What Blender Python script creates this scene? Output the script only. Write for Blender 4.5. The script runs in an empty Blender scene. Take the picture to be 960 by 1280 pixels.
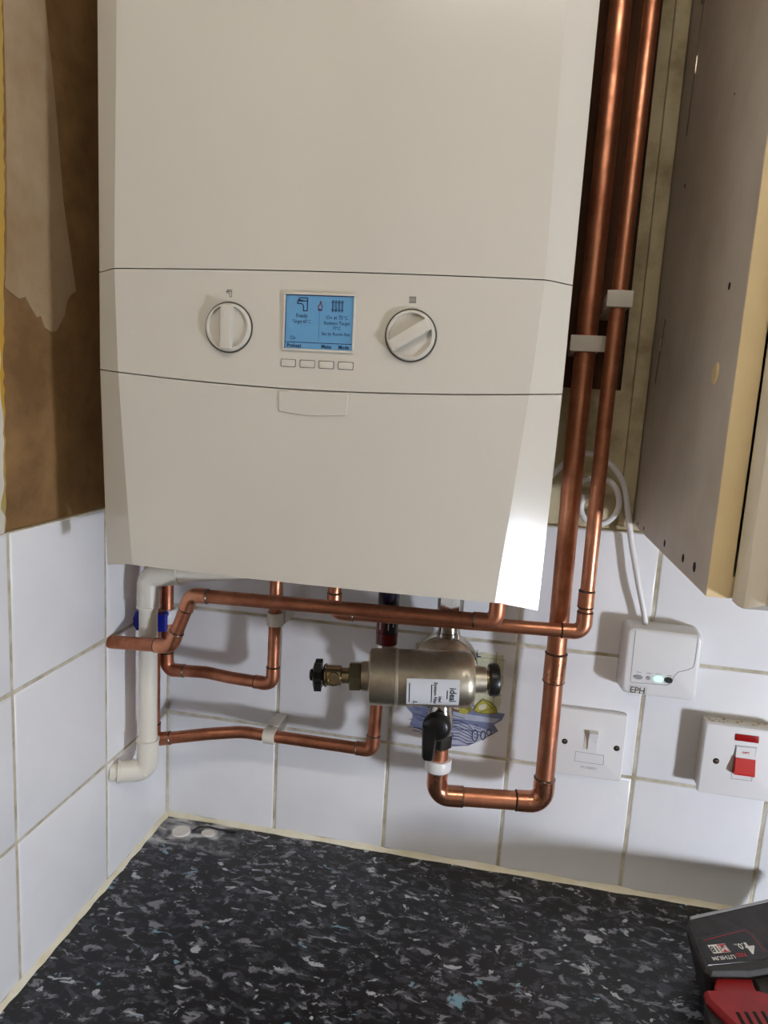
import bpy, bmesh, math, random
from mathutils import Vector, Matrix
random.seed(7)
SC = bpy.context.scene
COL = SC.collection
PI = math.pi

# ------------------------------------------------------------------ camera
# world: back wall face y = 0, left wall face x = 0, worktop z = 0 (metres)
yaw, pitch, roll = 0.17475, -0.1591, 0.05736
fwd = Vector((-math.sin(yaw)*math.cos(pitch), math.cos(yaw)*math.cos(pitch), math.sin(pitch)))
rgt = Vector((math.cos(yaw), math.sin(yaw), 0))
upv = rgt.cross(fwd)
r2 = math.cos(roll)*rgt + math.sin(roll)*upv
u2 = -math.sin(roll)*rgt + math.cos(roll)*upv
cam = bpy.data.cameras.new('camera')
cam.sensor_fit = 'VERTICAL'; cam.sensor_height = 36.0; cam.sensor_width = 27.0
cam.lens = 877.0*36.0/1280.0
cam.clip_start = 0.01
cob = bpy.data.objects.new('camera', cam); COL.objects.link(cob)
cob.matrix_world = Matrix(((r2.x, u2.x, -fwd.x, 0.43319), (r2.y, u2.y, -fwd.y, -0.84132),
                           (r2.z, u2.z, -fwd.z, 0.59188), (0, 0, 0, 1)))
SC.camera = cob
# ------------------------------------------------------------------ world, exposure, lamp strengths
w = bpy.data.worlds.new('world'); SC.world = w; w.use_nodes = True
w.node_tree.nodes['Background'].inputs[0].default_value = (0.75, 0.8, 0.9, 1)
w.node_tree.nodes['Background'].inputs[1].default_value = 0.05
SC.view_settings.view_transform = 'Standard'; SC.view_settings.look = 'None'
SC.view_settings.gamma = 1.0; SC.view_settings.use_curve_mapping = False
SC.view_settings.exposure = 0.3
WORK_LAMP = 215.0        # emission of the work light's diffuser
CEIL_LAMP = 31.0        # emission of the ceiling lamp's diffuser
SCREEN_EMIT = 0.12

# ------------------------------------------------------------------ materials
def s2l(c):
    return tuple(((v/255.0)/12.92 if v/255.0 <= 0.04045 else ((v/255.0+0.055)/1.055)**2.4) for v in c) + (1,)
def mat(name, rgb, rough=0.5, metal=0.0, noise=0.0, nscale=30.0, bump=0.0, bscale=80.0, rgb2=None, coat=0.0,
        emit=0.0, detail=4.0, lo=0.35, hi=0.65, rvar=0.0, stretch=(1, 1, 1), spec=0.5):
    m = bpy.data.materials.new(name); m.use_nodes = True
    nt = m.node_tree; N = nt.nodes; L = nt.links; p = N['Principled BSDF']
    c1 = s2l(rgb)
    p.inputs['Base Color'].default_value = c1
    p.inputs['Roughness'].default_value = rough; p.inputs['Metallic'].default_value = metal
    p.inputs['Specular IOR Level'].default_value = spec
    if coat: p.inputs['Coat Weight'].default_value = coat; p.inputs['Coat Roughness'].default_value = 0.06
    if emit:
        p.inputs['Emission Color'].default_value = c1; p.inputs['Emission Strength'].default_value = emit
    tc = None
    if noise or rgb2 or bump or rvar:
        tc = N.new('ShaderNodeTexCoord'); mp = N.new('ShaderNodeMapping'); mp.inputs['Scale'].default_value = stretch
        L.new(tc.outputs['Object'], mp.inputs['Vector'])
        nz = N.new('ShaderNodeTexNoise'); nz.inputs['Scale'].default_value = nscale; nz.inputs['Detail'].default_value = detail
        nz.inputs['Roughness'].default_value = 0.62
        L.new(mp.outputs[0], nz.inputs['Vector'])
        rp = N.new('ShaderNodeMapRange'); rp.inputs['From Min'].default_value = lo; rp.inputs['From Max'].default_value = hi
        L.new(nz.outputs['Fac'], rp.inputs['Value'])
        if rgb2 or noise:
            mx = N.new('ShaderNodeMix'); mx.data_type = 'RGBA'
            mx.inputs[6].default_value = c1
            mx.inputs[7].default_value = s2l(rgb2) if rgb2 else tuple(v*(1-noise) for v in c1[:3])+(1,)
            L.new(rp.outputs[0], mx.inputs[0]); L.new(mx.outputs[2], p.inputs['Base Color'])
        if rvar:
            rr = N.new('ShaderNodeMapRange'); rr.inputs['To Min'].default_value = rough; rr.inputs['To Max'].default_value = rough+rvar
            L.new(rp.outputs[0], rr.inputs['Value']); L.new(rr.outputs[0], p.inputs['Roughness'])
        if bump:
            nb = N.new('ShaderNodeTexNoise'); nb.inputs['Scale'].default_value = bscale; nb.inputs['Detail'].default_value = 3
            L.new(mp.outputs[0], nb.inputs['Vector'])
            bp = N.new('ShaderNodeBump'); bp.inputs['Strength'].default_value = bump; bp.inputs['Distance'].default_value = 0.002
            L.new(nb.outputs['Fac'], bp.inputs['Height']); L.new(bp.outputs[0], p.inputs['Normal'])
    return m

M = {}
M['tile'] = mat('glazed_tile', (236, 237, 240), 0.16, noise=0.05, nscale=9, bump=0.08, bscale=14, spec=0.5)
M['grout'] = mat('grout', (208, 202, 184), 0.85, rgb2=(168, 158, 132), nscale=40, bump=0.3, bscale=300)
M['silicone'] = mat('silicone', (228, 224, 206), 0.4, rgb2=(214, 206, 176), nscale=25)
M['white_paint'] = mat('white_paint', (214, 208, 196), 0.7, noise=0.12, nscale=20, bump=0.3, bscale=60)
M['room_paint'] = mat('room_paint', (206, 204, 198), 0.8, noise=0.04, nscale=4)
M['brown_plaster'] = mat('brown_plaster', (146, 112, 70), 0.8, rgb2=(112, 82, 46), nscale=14, bump=0.5, bscale=55, detail=8)
M['pale_plaster'] = mat('pale_plaster', (172, 150, 120), 0.8, rgb2=(148, 122, 88), nscale=12, bump=0.4, bscale=40, detail=7)
M['yellow_paint'] = mat('yellow_paint', (196, 150, 44), 0.6, rgb2=(170, 152, 96), nscale=9)
M['khaki_plaster'] = mat('khaki_plaster', (200, 188, 152), 0.8, rgb2=(140, 124, 88), nscale=16, bump=0.5, bscale=70, detail=10, lo=0.45, hi=0.70)
M['chase'] = mat('recess_dark_brown', (112, 72, 44), 0.8, rgb2=(74, 46, 28), nscale=8, stretch=(6, 6, 0.6))
M['copper'] = mat('copper', (214, 150, 118), 0.30, 1.0, rgb2=(172, 110, 82), nscale=22, rvar=0.22, detail=6, lo=0.38, hi=0.68)
M['copper_bright'] = mat('copper_bright', (220, 156, 124), 0.22, 1.0, rgb2=(186, 122, 94), nscale=14, rvar=0.12, detail=5)
M['copper_dull'] = mat('copper_dull', (198, 134, 104), 0.33, 1.0, rgb2=(150, 94, 70), nscale=26, rvar=0.25, detail=6)
M['solder'] = mat('solder', (150, 142, 132), 0.35, 1.0, rgb2=(60, 46, 38), nscale=60)
M['flux'] = mat('flux', (48, 36, 30), 0.5, 0.3, rgb2=(84, 58, 42), nscale=90)
M['nickel'] = mat('nickel', (206, 199, 182), 0.36, 1.0, rgb2=(176, 166, 146), nscale=40, rvar=0.1, bump=0.06, bscale=700)
M['bright_ring'] = mat('bright_ring', (232, 226, 210), 0.42, 1.0)
M['chrome'] = mat('chrome', (200, 198, 192), 0.14, 1.0)
M['brass'] = mat('brass', (178, 164, 132), 0.25, 1.0)
M['black_plastic'] = mat('black_plastic', (20, 20, 21), 0.32)
M['black_rubber'] = mat('black_rubber', (24, 23, 22), 0.6, noise=0.4, nscale=60)
M['pvc'] = mat('pvc', (226, 222, 210), 0.35, noise=0.04, nscale=20)
M['white_plastic'] = mat('white_plastic', (226, 226, 226), 0.3)
M['clip_plastic'] = mat('clip_plastic', (214, 208, 196), 0.4)
M['grey_plastic'] = mat('grey_plastic', (150, 152, 156), 0.4)
M['blue_plastic'] = mat('blue_plastic', (22, 34, 150), 0.35)
M['case'] = mat('boiler_enamel', (198, 194, 184), 0.16)
M['case_dark'] = mat('slot_grey', (110, 106, 100), 0.6)  # even dark grey for the routed slots of the cupboard side
M['case_print'] = mat('grey_print', (92, 88, 82), 0.6)
M['lcd'] = mat('lcd_blue', (88, 138, 176), 0.25, emit=SCREEN_EMIT)
M['lcd_ink'] = mat('lcd_ink', (24, 40, 84), 0.4)
M['lcd_red'] = mat('lcd_red', (126, 62, 60), 0.4)
M['button_gap'] = mat('button_gap', (70, 66, 58), 0.6)
M['cab_side'] = mat('grey_melamine', (206, 197, 186), 0.45, rgb2=(188, 178, 166), nscale=9, bump=0.05, bscale=400)
M['cab_edge'] = mat('cream_edging', (226, 204, 158), 0.45, noise=0.06, nscale=20)
M['cab_door'] = mat('cream_door', (226, 218, 200), 0.35, noise=0.03, nscale=10)
M['dark_hole'] = mat('dark_hole', (24, 18, 14), 0.9)
M['red_plastic'] = mat('red_plastic', (196, 42, 34), 0.3)
M['neon_red'] = mat('neon_red', (150, 18, 20), 0.15, emit=0.05)
M['tool_red'] = mat('tool_red', (150, 16, 20), 0.45, noise=0.2, nscale=40)
M['tool_black'] = mat('tool_black', (30, 29, 28), 0.6, rgb2=(48, 46, 44), nscale=50, bump=0.2, bscale=300)
M['tool_label'] = mat('tool_label', (18, 17, 17), 0.3)
M['print_white'] = mat('print_white', (220, 220, 216), 0.5)
M['print_red'] = mat('print_red', (178, 40, 44), 0.5)
M['print_black'] = mat('print_black', (26, 26, 28), 0.5)
M['paper'] = mat('paper_label', (218, 222, 226), 0.4)
M['label_red'] = mat('label_dark_red', (96, 16, 18), 0.25)
M['label_navy'] = mat('label_navy', (20, 18, 34), 0.25)
M['led_green'] = mat('led_green', (150, 255, 215), 0.3, emit=1.6)
M['work_led'] = mat('work_light_diffuser', (236, 242, 255), 0.4, emit=WORK_LAMP)
M['ceil_led'] = mat('ceiling_lamp_diffuser', (255, 247, 236), 0.4, emit=CEIL_LAMP)
M['floor'] = mat('floor_vinyl', (120, 108, 96), 0.5, noise=0.1, nscale=5)
M['filler'] = mat('filler', (226, 222, 214), 0.7, noise=0.1, nscale=60, bump=0.3, bscale=120)
for k, c in dict(pic_wash=(212, 212, 184), pic_line=(176, 176, 146), pic_blue=(128, 136, 168), pic_pale=(186, 192, 212),
                 pic_navy=(52, 58, 92), pic_yellow=(188, 180, 84), pic_olive=(134, 128, 66), pic_brown=(122, 88, 70),
                 pic_cream=(222, 214, 192), pic_dark=(48, 46, 54)).items():
    M[k] = mat(k, c, 0.2, noise=0.18, nscale=120)

def worktop_mat():
    m = bpy.data.materials.new('speckled_laminate'); m.use_nodes = True
    nt = m.node_tree; N = nt.nodes; L = nt.links; p = N['Principled BSDF']
    tc = N.new('ShaderNodeTexCoord')
    def layer(scale, stretch, rot, det, a, b, off=0.0):
        mp = N.new('ShaderNodeMapping'); mp.inputs['Scale'].default_value = stretch
        mp.inputs['Rotation'].default_value = (0, 0, rot); mp.inputs['Location'].default_value = (off, off*0.7, 0)
        L.new(tc.outputs['Object'], mp.inputs['Vector'])
        n = N.new('ShaderNodeTexNoise'); n.inputs['Scale'].default_value = scale; n.inputs['Detail'].default_value = det
        n.inputs['Roughness'].default_value = 0.6; n.inputs['Distortion'].default_value = 0.6
        L.new(mp.outputs[0], n.inputs['Vector'])
        r = N.new('ShaderNodeMapRange'); r.inputs['From Min'].default_value = a; r.inputs['From Max'].default_value = b
        L.new(n.outputs['Fac'], r.inputs['Value']); return r.outputs[0]
    def mix(prev, colr, fac):
        x = N.new('ShaderNodeMix'); x.data_type = 'RGBA'
        if isinstance(prev, tuple): x.inputs[6].default_value = prev
        else: L.new(prev, x.inputs[6])
        x.inputs[7].default_value = colr; L.new(fac, x.inputs[0]); return x.outputs[2]
    c = mix(s2l((14, 15, 19)), s2l((58, 59, 66)), layer(85, (0.75, 1.25, 1), 0.35, 5, 0.50, 0.58))
    c = mix(c, s2l((126, 128, 136)), layer(70, (0.75, 1.25, 1), 0.35, 7, 0.56, 0.605, 3.1))
    c = mix(c, s2l((10, 10, 13)), layer(60, (0.75, 1.25, 1), 0.4, 6, 0.53, 0.58, 21.0))
    c = mix(c, s2l((180, 184, 190)), layer(56, (0.8, 1.2, 1), 0.35, 8, 0.625, 0.65, 7.7))
    c = mix(c, s2l((122, 158, 176)), layer(36, (0.8, 1.2, 1), 0.3, 7, 0.66, 0.68, 12.3))
    # dried filler smear in the corner: a stain with its own shape
    sx = N.new('ShaderNodeSeparateXYZ'); L.new(tc.outputs['Object'], sx.inputs[0])
    def mr(out, a, b):
        r = N.new('ShaderNodeMapRange'); r.inputs['From Min'].default_value = a; r.inputs['From Max'].default_value = b
        L.new(out, r.inputs['Value']); return r.outputs[0]
    def mul(a, b):
        q = N.new('ShaderNodeMath'); q.operation = 'MULTIPLY'; L.new(a, q.inputs[0])
        if isinstance(b, float): q.inputs[1].default_value = b
        else: L.new(b, q.inputs[1])
        return q.outputs[0]
    box = mul(mr(sx.outputs[0], 0.125, 0.085), mr(sx.outputs[1], -0.068, -0.058))
    c = mix(c, s2l((60, 62, 66)), mul(box, 0.75))
    c = mix(c, s2l((196, 196, 196)), mul(box, layer(30, (1, 1.6, 1), 0.5, 7, 0.44, 0.62, 4.4)))
    L.new(c, p.inputs['Base Color'])
    p.inputs['Roughness'].default_value = 0.42
    nb = N.new('ShaderNodeTexNoise'); nb.inputs['Scale'].default_value = 900
    L.new(tc.outputs['Object'], nb.inputs['Vector'])
    bp = N.new('ShaderNodeBump'); bp.inputs['Strength'].default_value = 0.12; bp.inputs['Distance'].default_value = 0.001
    L.new(nb.outputs['Fac'], bp.inputs['Height']); L.new(bp.outputs[0], p.inputs['Normal'])
    return m
M['worktop'] = worktop_mat()

# ------------------------------------------------------------------ mesh helpers
class MB:
    def __init__(s): s.v = []; s.f = []; s.mi = []; s.mats = []
    def _m(s, m):
        if m not in s.mats: s.mats.append(m)
        return s.mats.index(m)
    def add(s, vs, fs, m):
        o = len(s.v); i = s._m(m)
        s.v += [tuple(v) for v in vs]; s.f += [tuple(o+k for k in f) for f in fs]; s.mi += [i]*len(fs)
        return s
    def box(s, a, b, m, bev=0.0, rot=None, pivot=None, seg=2):
        bm = bmesh.new(); bmesh.ops.create_cube(bm, size=1)
        sz = [b[k]-a[k] for k in range(3)]; ct = [(a[k]+b[k])/2 for k in range(3)]
        for v in bm.verts: v.co = Vector([v.co[k]*sz[k]+ct[k] for k in range(3)])
        if bev: bmesh.ops.bevel(bm, geom=list(bm.edges), offset=bev, segments=seg, profile=0.6, affect='EDGES')
        s.bm(bm, m, rot, pivot); return s
    def bm(s, bm, m, rot=None, pivot=None):
        bm.verts.index_update()
        vs = [v.co.copy() for v in bm.verts]
        if rot is not None:
            pv = Vector(pivot or (0, 0, 0)); vs = [rot @ (v-pv)+pv for v in vs]
        s.add(vs, [[v.index for v in f.verts] for f in bm.faces], m); bm.free()
    def sweep(s, pts, r, m, seg=16, caps=True):
        pts = [Vector(p) for p in pts]; rs = r if isinstance(r, (list, tuple)) else [r]*len(pts)
        n = len(pts); T = []
        for i in range(n):
            d = (pts[min(i+1, n-1)]-pts[max(i-1, 0)])
            T.append(d.normalized() if d.length > 1e-9 else (T[-1] if T else Vector((0, 0, 1))))
        a = T[0].orthogonal().normalized(); vs = []; fs = []
        for i in range(n):
            if i:
                a = (a - T[i]*a.dot(T[i])); a.normalize()
            b = T[i].cross(a)
            for k in range(seg):
                t = 2*PI*k/seg; vs.append(pts[i]+(a*math.cos(t)+b*math.sin(t))*rs[i])
        for i in range(n-1):
            for k in range(seg):
                k2 = (k+1) % seg
                fs.append((i*seg+k, i*seg+k2, (i+1)*seg+k2, (i+1)*seg+k))
        if caps:
            fs.append(tuple(range(seg-1, -1, -1))); fs.append(tuple((n-1)*seg+k for k in range(seg)))
        s.add(vs, fs, m); return s
    def lathe(s, o, axis, prof, m, seg=32):
        """prof: list of (distance along axis, radius)"""
        o = Vector(o); ax = Vector(axis).normalized(); a = ax.orthogonal().normalized(); b = ax.cross(a)
        vs = []; fs = []
        for (h, r) in prof:
            for k in range(seg):
                t = 2*PI*k/seg; vs.append(o+ax*h+(a*math.cos(t)+b*math.sin(t))*max(r, 1e-5))
        for i in range(len(prof)-1):
            for k in range(seg):
                k2 = (k+1) % seg
                fs.append((i*seg+k, i*seg+k2, (i+1)*seg+k2, (i+1)*seg+k))
        fs.append(tuple(range(seg-1, -1, -1))); fs.append(tuple((len(prof)-1)*seg+k for k in range(seg)))
        s.add(vs, fs, m); return s
    def prism(s, poly, dirv, m):
        """polygon (3D points) extruded along dirv"""
        d = Vector(dirv); n = len(poly); P = [Vector(p) for p in poly]
        vs = P+[p+d for p in P]
        fs = [tuple(range(n)), tuple(range(2*n-1, n-1, -1))]+[(i, i+n, (i+1) % n+n, (i+1) % n) for i in range(n)]
        s.add(vs, fs, m); return s
    def build(s, name, parent=None, smooth=35.0, origin=None):
        me = bpy.data.meshes.new(name)
        me.from_pydata(s.v, [], s.f)
        for m in s.mats: me.materials.append(M[m])
        me.polygons.foreach_set('material_index', s.mi)
        bm = bmesh.new(); bm.from_mesh(me); bmesh.ops.recalc_face_normals(bm, faces=list(bm.faces)); bm.to_mesh(me); bm.free()
        if smooth:
            me.polygons.foreach_set('use_smooth', [True]*len(me.polygons))
            me.set_sharp_from_angle(angle=math.radians(smooth))
        me.update()
        o = bpy.data.objects.new(name, me); COL.objects.link(o)
        if parent is not None:
            o.parent = parent
            o.matrix_parent_inverse = parent.matrix_world.inverted() if parent.type != 'EMPTY' else Matrix.Translation(-parent.location)
        return o
def tag(o, label=None, cat=None, group=None, kind=None):
    if label: o['label'] = label
    if cat: o['category'] = cat
    if group: o['group'] = group
    if kind: o['kind'] = kind
    return o
def thing(name, label, cat, loc=(0, 0, 0), group=None):
    o = bpy.data.objects.new(name, None); COL.objects.link(o); o.location = loc
    o.empty_display_size = 0.02
    return tag(o, label, cat, group)
def text_geo(txt, size, bold=False):
    c = bpy.data.curves.new('t', 'FONT'); c.body = txt; c.size = size; c.align_x = 'CENTER'; c.align_y = 'CENTER'
    c.resolution_u = 2
    if bold: c.offset = size*0.02
    o = bpy.data.objects.new('t', c); me = bpy.data.meshes.new_from_object(o)
    vs = [v.co.copy() for v in me.vertices]; fs = [tuple(p.vertices) for p in me.polygons]
    bpy.data.objects.remove(o); bpy.data.curves.remove(c); bpy.data.meshes.remove(me)
    return vs, fs
def put_text(mb, txt, size, o, ex, ey, m, bold=False, width=None, fn=None):
    vs, fs = text_geo(txt, size, bold)
    if not vs: return
    if width:
        w0 = max(v.x for v in vs)-min(v.x for v in vs); k = width/w0
        for v in vs: v.x *= k
    o = Vector(o); ex = Vector(ex); ey = Vector(ey)
    mb.add([(fn(v.x, v.y) if fn else o+ex*v.x+ey*v.y) for v in vs], fs, m)
def stroke(mb, pts, wd, m, fn):
    """flat ribbon through 2D points; fn maps 2D to 3D"""
    for (a, b) in zip(pts[:-1], pts[1:]):
        dx, dy = b[0]-a[0], b[1]-a[1]; l = math.hypot(dx, dy) or 1
        nx, ny = -dy/l*wd/2, dx/l*wd/2; ex, ey = dx/l*wd/2, dy/l*wd/2
        q = [(a[0]-ex+nx, a[1]-ey+ny), (b[0]+ex+nx, b[1]+ey+ny), (b[0]+ex-nx, b[1]+ey-ny), (a[0]-ex-nx, a[1]-ey-ny)]
        mb.add([fn(*p) for p in q], [(0, 1, 2, 3)], m)

# ------------------------------------------------------------------ the room
RX, RY, RZ0, RZ1 = 2.3, -2.3, -0.9, 1.5
WP = 0.0055           # bare plaster lies this far behind the tile faces
def struct(mb, name, label, cat, smooth=0):
    return tag(mb.build(name, None, smooth), label, cat, kind='structure')
# back wall with a dark brown recess cut in behind the pipes
cx0, cx1, cz0, cd = 0.450, 0.549, 0.617, 0.014
b = MB()
def q(mb, a, bb, c, d, m): mb.add([a, bb, c, d], [(0, 1, 2, 3)], m)
def wq(x0, x1, z0, z1, m): q(b, (x0, WP, z0), (x1, WP, z0), (x1, WP, z1), (x0, WP, z1), m)
wq(-0.1, cx0, RZ0, RZ1, 'khaki_plaster'); wq(cx1, RX, RZ0, RZ1, 'khaki_plaster'); wq(cx0, cx1, RZ0, cz0, 'khaki_plaster')
y1 = WP+cd
q(b, (cx0, y1, cz0), (cx1, y1, cz0), (cx1, y1, RZ1), (cx0, y1, RZ1), 'chase')
q(b, (cx0, WP, cz0), (cx0, y1, cz0), (cx0, y1, RZ1), (cx0, WP, RZ1), 'chase')
q(b, (cx1, WP, cz0), (cx1, y1, cz0), (cx1, y1, RZ1), (cx1, WP, RZ1), 'chase')
q(b, (cx0, WP, cz0), (cx1, WP, cz0), (cx1, y1, cz0), (cx0, y1, cz0), 'khaki_plaster')
b.box((-0.1, y1+0.004, RZ0), (RX, y1+0.05, RZ1), 'khaki_plaster')
wall_back = struct(b, 'wall_back', 'khaki bare plaster and white tiled wall behind the boiler and pipes', 'wall')
b = MB(); b.box((-0.1, RY, RZ0), (-WP, 0.04, RZ1), 'brown_plaster')
wall_left = struct(b, 'wall_left', 'brown bare plaster wall with white tiles left of the boiler', 'wall')
# paint layers left standing on the left wall (ragged edges)
def ragged(ys, m, name, t, parent, amp=0.0022, step=0.006):
    """ys: list of (z, y) control points of the free edge; sheet reaches forward to y=-1.2"""
    pts = []
    for (za, ya), (zb, yb) in zip(ys[:-1], ys[1:]):
        n = max(2, int(abs(zb-za)/step))
        for k in range(n):
            f = k/n; pts.append((za+(zb-za)*f, ya+(yb-ya)*f+random.uniform(-amp, amp)))
    pts.append(ys[-1])
    mb = MB(); vs = []; fs = []
    for z, y in pts:
        vs += [(-WP, y, z), (-WP+t, y-0.0008, z), (-WP+t, -1.2, z)]
    for i in range(len(pts)-1):
        fs += [(3*i, 3*i+3, 3*i+4, 3*i+1), (3*i+1, 3*i+4, 3*i+5, 3*i+2)]
    mb.add(vs, fs, m)
    return mb.build(name, parent, 0)
ragged([(0.452, -0.296), (0.50, -0.2935), (0.60, -0.293), (0.66, -0.2895), (0.76, -0.2855), (0.9, -0.2825), (1.1, -0.282), (1.5, -0.282)], 'yellow_paint', 'yellow_paint_layer', 0.0015, wall_left, 0.0012)
ragged([(0.452, -0.302), (0.47, -0.299), (0.478, -0.304), (0.50, -0.2975), (0.6, -0.299), (0.66, -0.2995), (0.76, -0.2985), (0.9, -0.295), (1.1, -0.295), (1.5, -0.295)], 'white_paint', 'white_paint_layer', 0.0032, wall_left, 0.0014)
# pale skim patch with its ragged lower end
mb = MB()
P = [(-0.2805, 1.45), (-0.2805, 0.80), (-0.284, 0.70), (-0.288, 0.668), (-0.280, 0.664), (-0.271, 0.661), (-0.262, 0.664), (-0.256, 0.655), (-0.248, 0.648), (-0.243, 0.650),
     (-0.236, 0.640), (-0.228, 0.637), (-0.220, 0.638), (-0.213, 0.648), (-0.207, 0.655), (-0.203, 0.668), (-0.196, 0.676), (-0.189, 0.680), (-0.197, 0.72),
     (-0.206, 0.761), (-0.216, 0.842), (-0.228, 0.922), (-0.240, 1.0), (-0.25, 1.45)]
P = [(y+random.uniform(-0.0008, 0.0008), z) for y, z in P]
mb.prism([(-WP+0.0011, y, z) for y, z in P], (-0.002, 0, 0), 'pale_plaster')
mb.build('plaster_patch', wall_left, 0)
b = MB(); b.box((-0.1, RY, RZ0-0.06), (RX, 0.06, RZ0), 'floor'); struct(b, 'floor', 'dull brown kitchen floor below the worktop', 'floor')
b = MB(); b.box((-0.1, RY, RZ1), (RX, 0.06, RZ1+0.06), 'room_paint'); struct(b, 'ceiling', 'plain painted kitchen ceiling above the camera', 'ceiling')
b = MB(); b.box((RX, RY, RZ0), (RX+0.06, 0.06, RZ1), 'room_paint'); struct(b, 'wall_right', 'plain painted kitchen wall far to the right', 'wall')
b = MB(); b.box((-0.1, RY-0.06, RZ0), (RX, RY, RZ1), 'room_paint'); struct(b, 'wall_front', 'plain painted kitchen wall behind the camera', 'wall')

# tiles -----------------------------------------------------------
R1, PT, X1, LY = 0.15273, 0.152, 0.15626, 0.14603
G = 0.0016                                # half joint
rows = [(0.002, R1), (R1, R1+PT), (R1+PT, R1+2*PT)]
def tile_mesh(wd, ht, axis):
    bm = bmesh.new(); bmesh.ops.create_cube(bm, size=1)
    for v in bm.verts: v.co = Vector((v.co.x*wd, v.co.y*0.006, v.co.z*ht))
    fe = [e for e in bm.edges if all(v.co.y < 0 for v in e.verts)]
    bmesh.ops.bevel(bm, geom=fe, offset=0.0026, segments=3, profile=0.5, affect='EDGES')
    if axis == 'x':
        bm.transform(Matrix.Rotation(PI/2, 4, 'Z'))
    me = bpy.data.meshes.new('tile'); bm.to_mesh(me); bm.free()
    me.materials.append(M['tile']); me.polygons.foreach_set('use_smooth', [True]*len(me.polygons)); me.set_sharp_from_angle(angle=0.6)
    return me
cache = {}
def tile(wall, a0, a1, z0, z1):
    back = wall is wall_back
    wd, ht = a1-a0-2*G, z1-z0-2*G; key = (round(wd, 4), round(ht, 4), back)
    if key not in cache: cache[key] = tile_mesh(wd, ht, 'y' if back else 'x')
    o = bpy.data.objects.new('tile', cache[key]); COL.objects.link(o); o.parent = wall
    o.location = ((a0+a1)/2, 0.003, (z0+z1)/2) if back else (-0.003, (a0+a1)/2, (z0+z1)/2)
    t = 0.0022
    o.rotation_euler = (random.uniform(-t, t), 0, random.uniform(-t, t)) if back else (0, random.uniform(-t, t), random.uniform(-t, t))
    return o
cols = [-0.001]+[X1+PT*k for k in range(0, 9)]
pic_tile = None
for j, (z0, z1) in enumerate(rows):
    for i in range(len(cols)-1):
        o = tile(wall_back, cols[i], cols[i+1], z0, z1)
        if j == 1 and i == 2: pic_tile = o
yl = [0.0005, -LY, -LY-PT, -LY-2*PT, -LY-3*PT]
for j, (z0, z1) in enumerate(rows):
    for i in range(len(yl)-1): tile(wall_left, yl[i+1], yl[i], z0, z1)
mb = MB(); mb.box((0, 0.0014, 0), (cols[-1], WP+0.002, rows[2][1]-0.001), 'grout'); mb.build('grout', wall_back, 0)
mb = MB(); mb.box((-WP-0.002, yl[-1], 0), (-0.0014, 0, rows[2][1]-0.001), 'grout'); mb.build('grout', wall_left, 0)
mb = MB(); mb.sweep([(0.0004, -0.0004, 0.0), (0.0004, -0.0004, 0.2), (0.0004, -0.0004, rows[2][1]-0.001)], 0.0023, 'grout', 8); mb.build('corner_joint', wall_back)
# timber strips on the bare wall
mb = MB(); mb.box((0.5615, -0.003, 0.462), (0.5765, WP, 1.45), 'khaki_plaster', 0.001); mb.build('batten', wall_back)
mb = MB(); mb.box((0.506, 0.000, 0.535), (0.529, WP+0.001, cz0-0.001), 'khaki_plaster', 0.002); mb.build('batten', wall_back)
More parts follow.
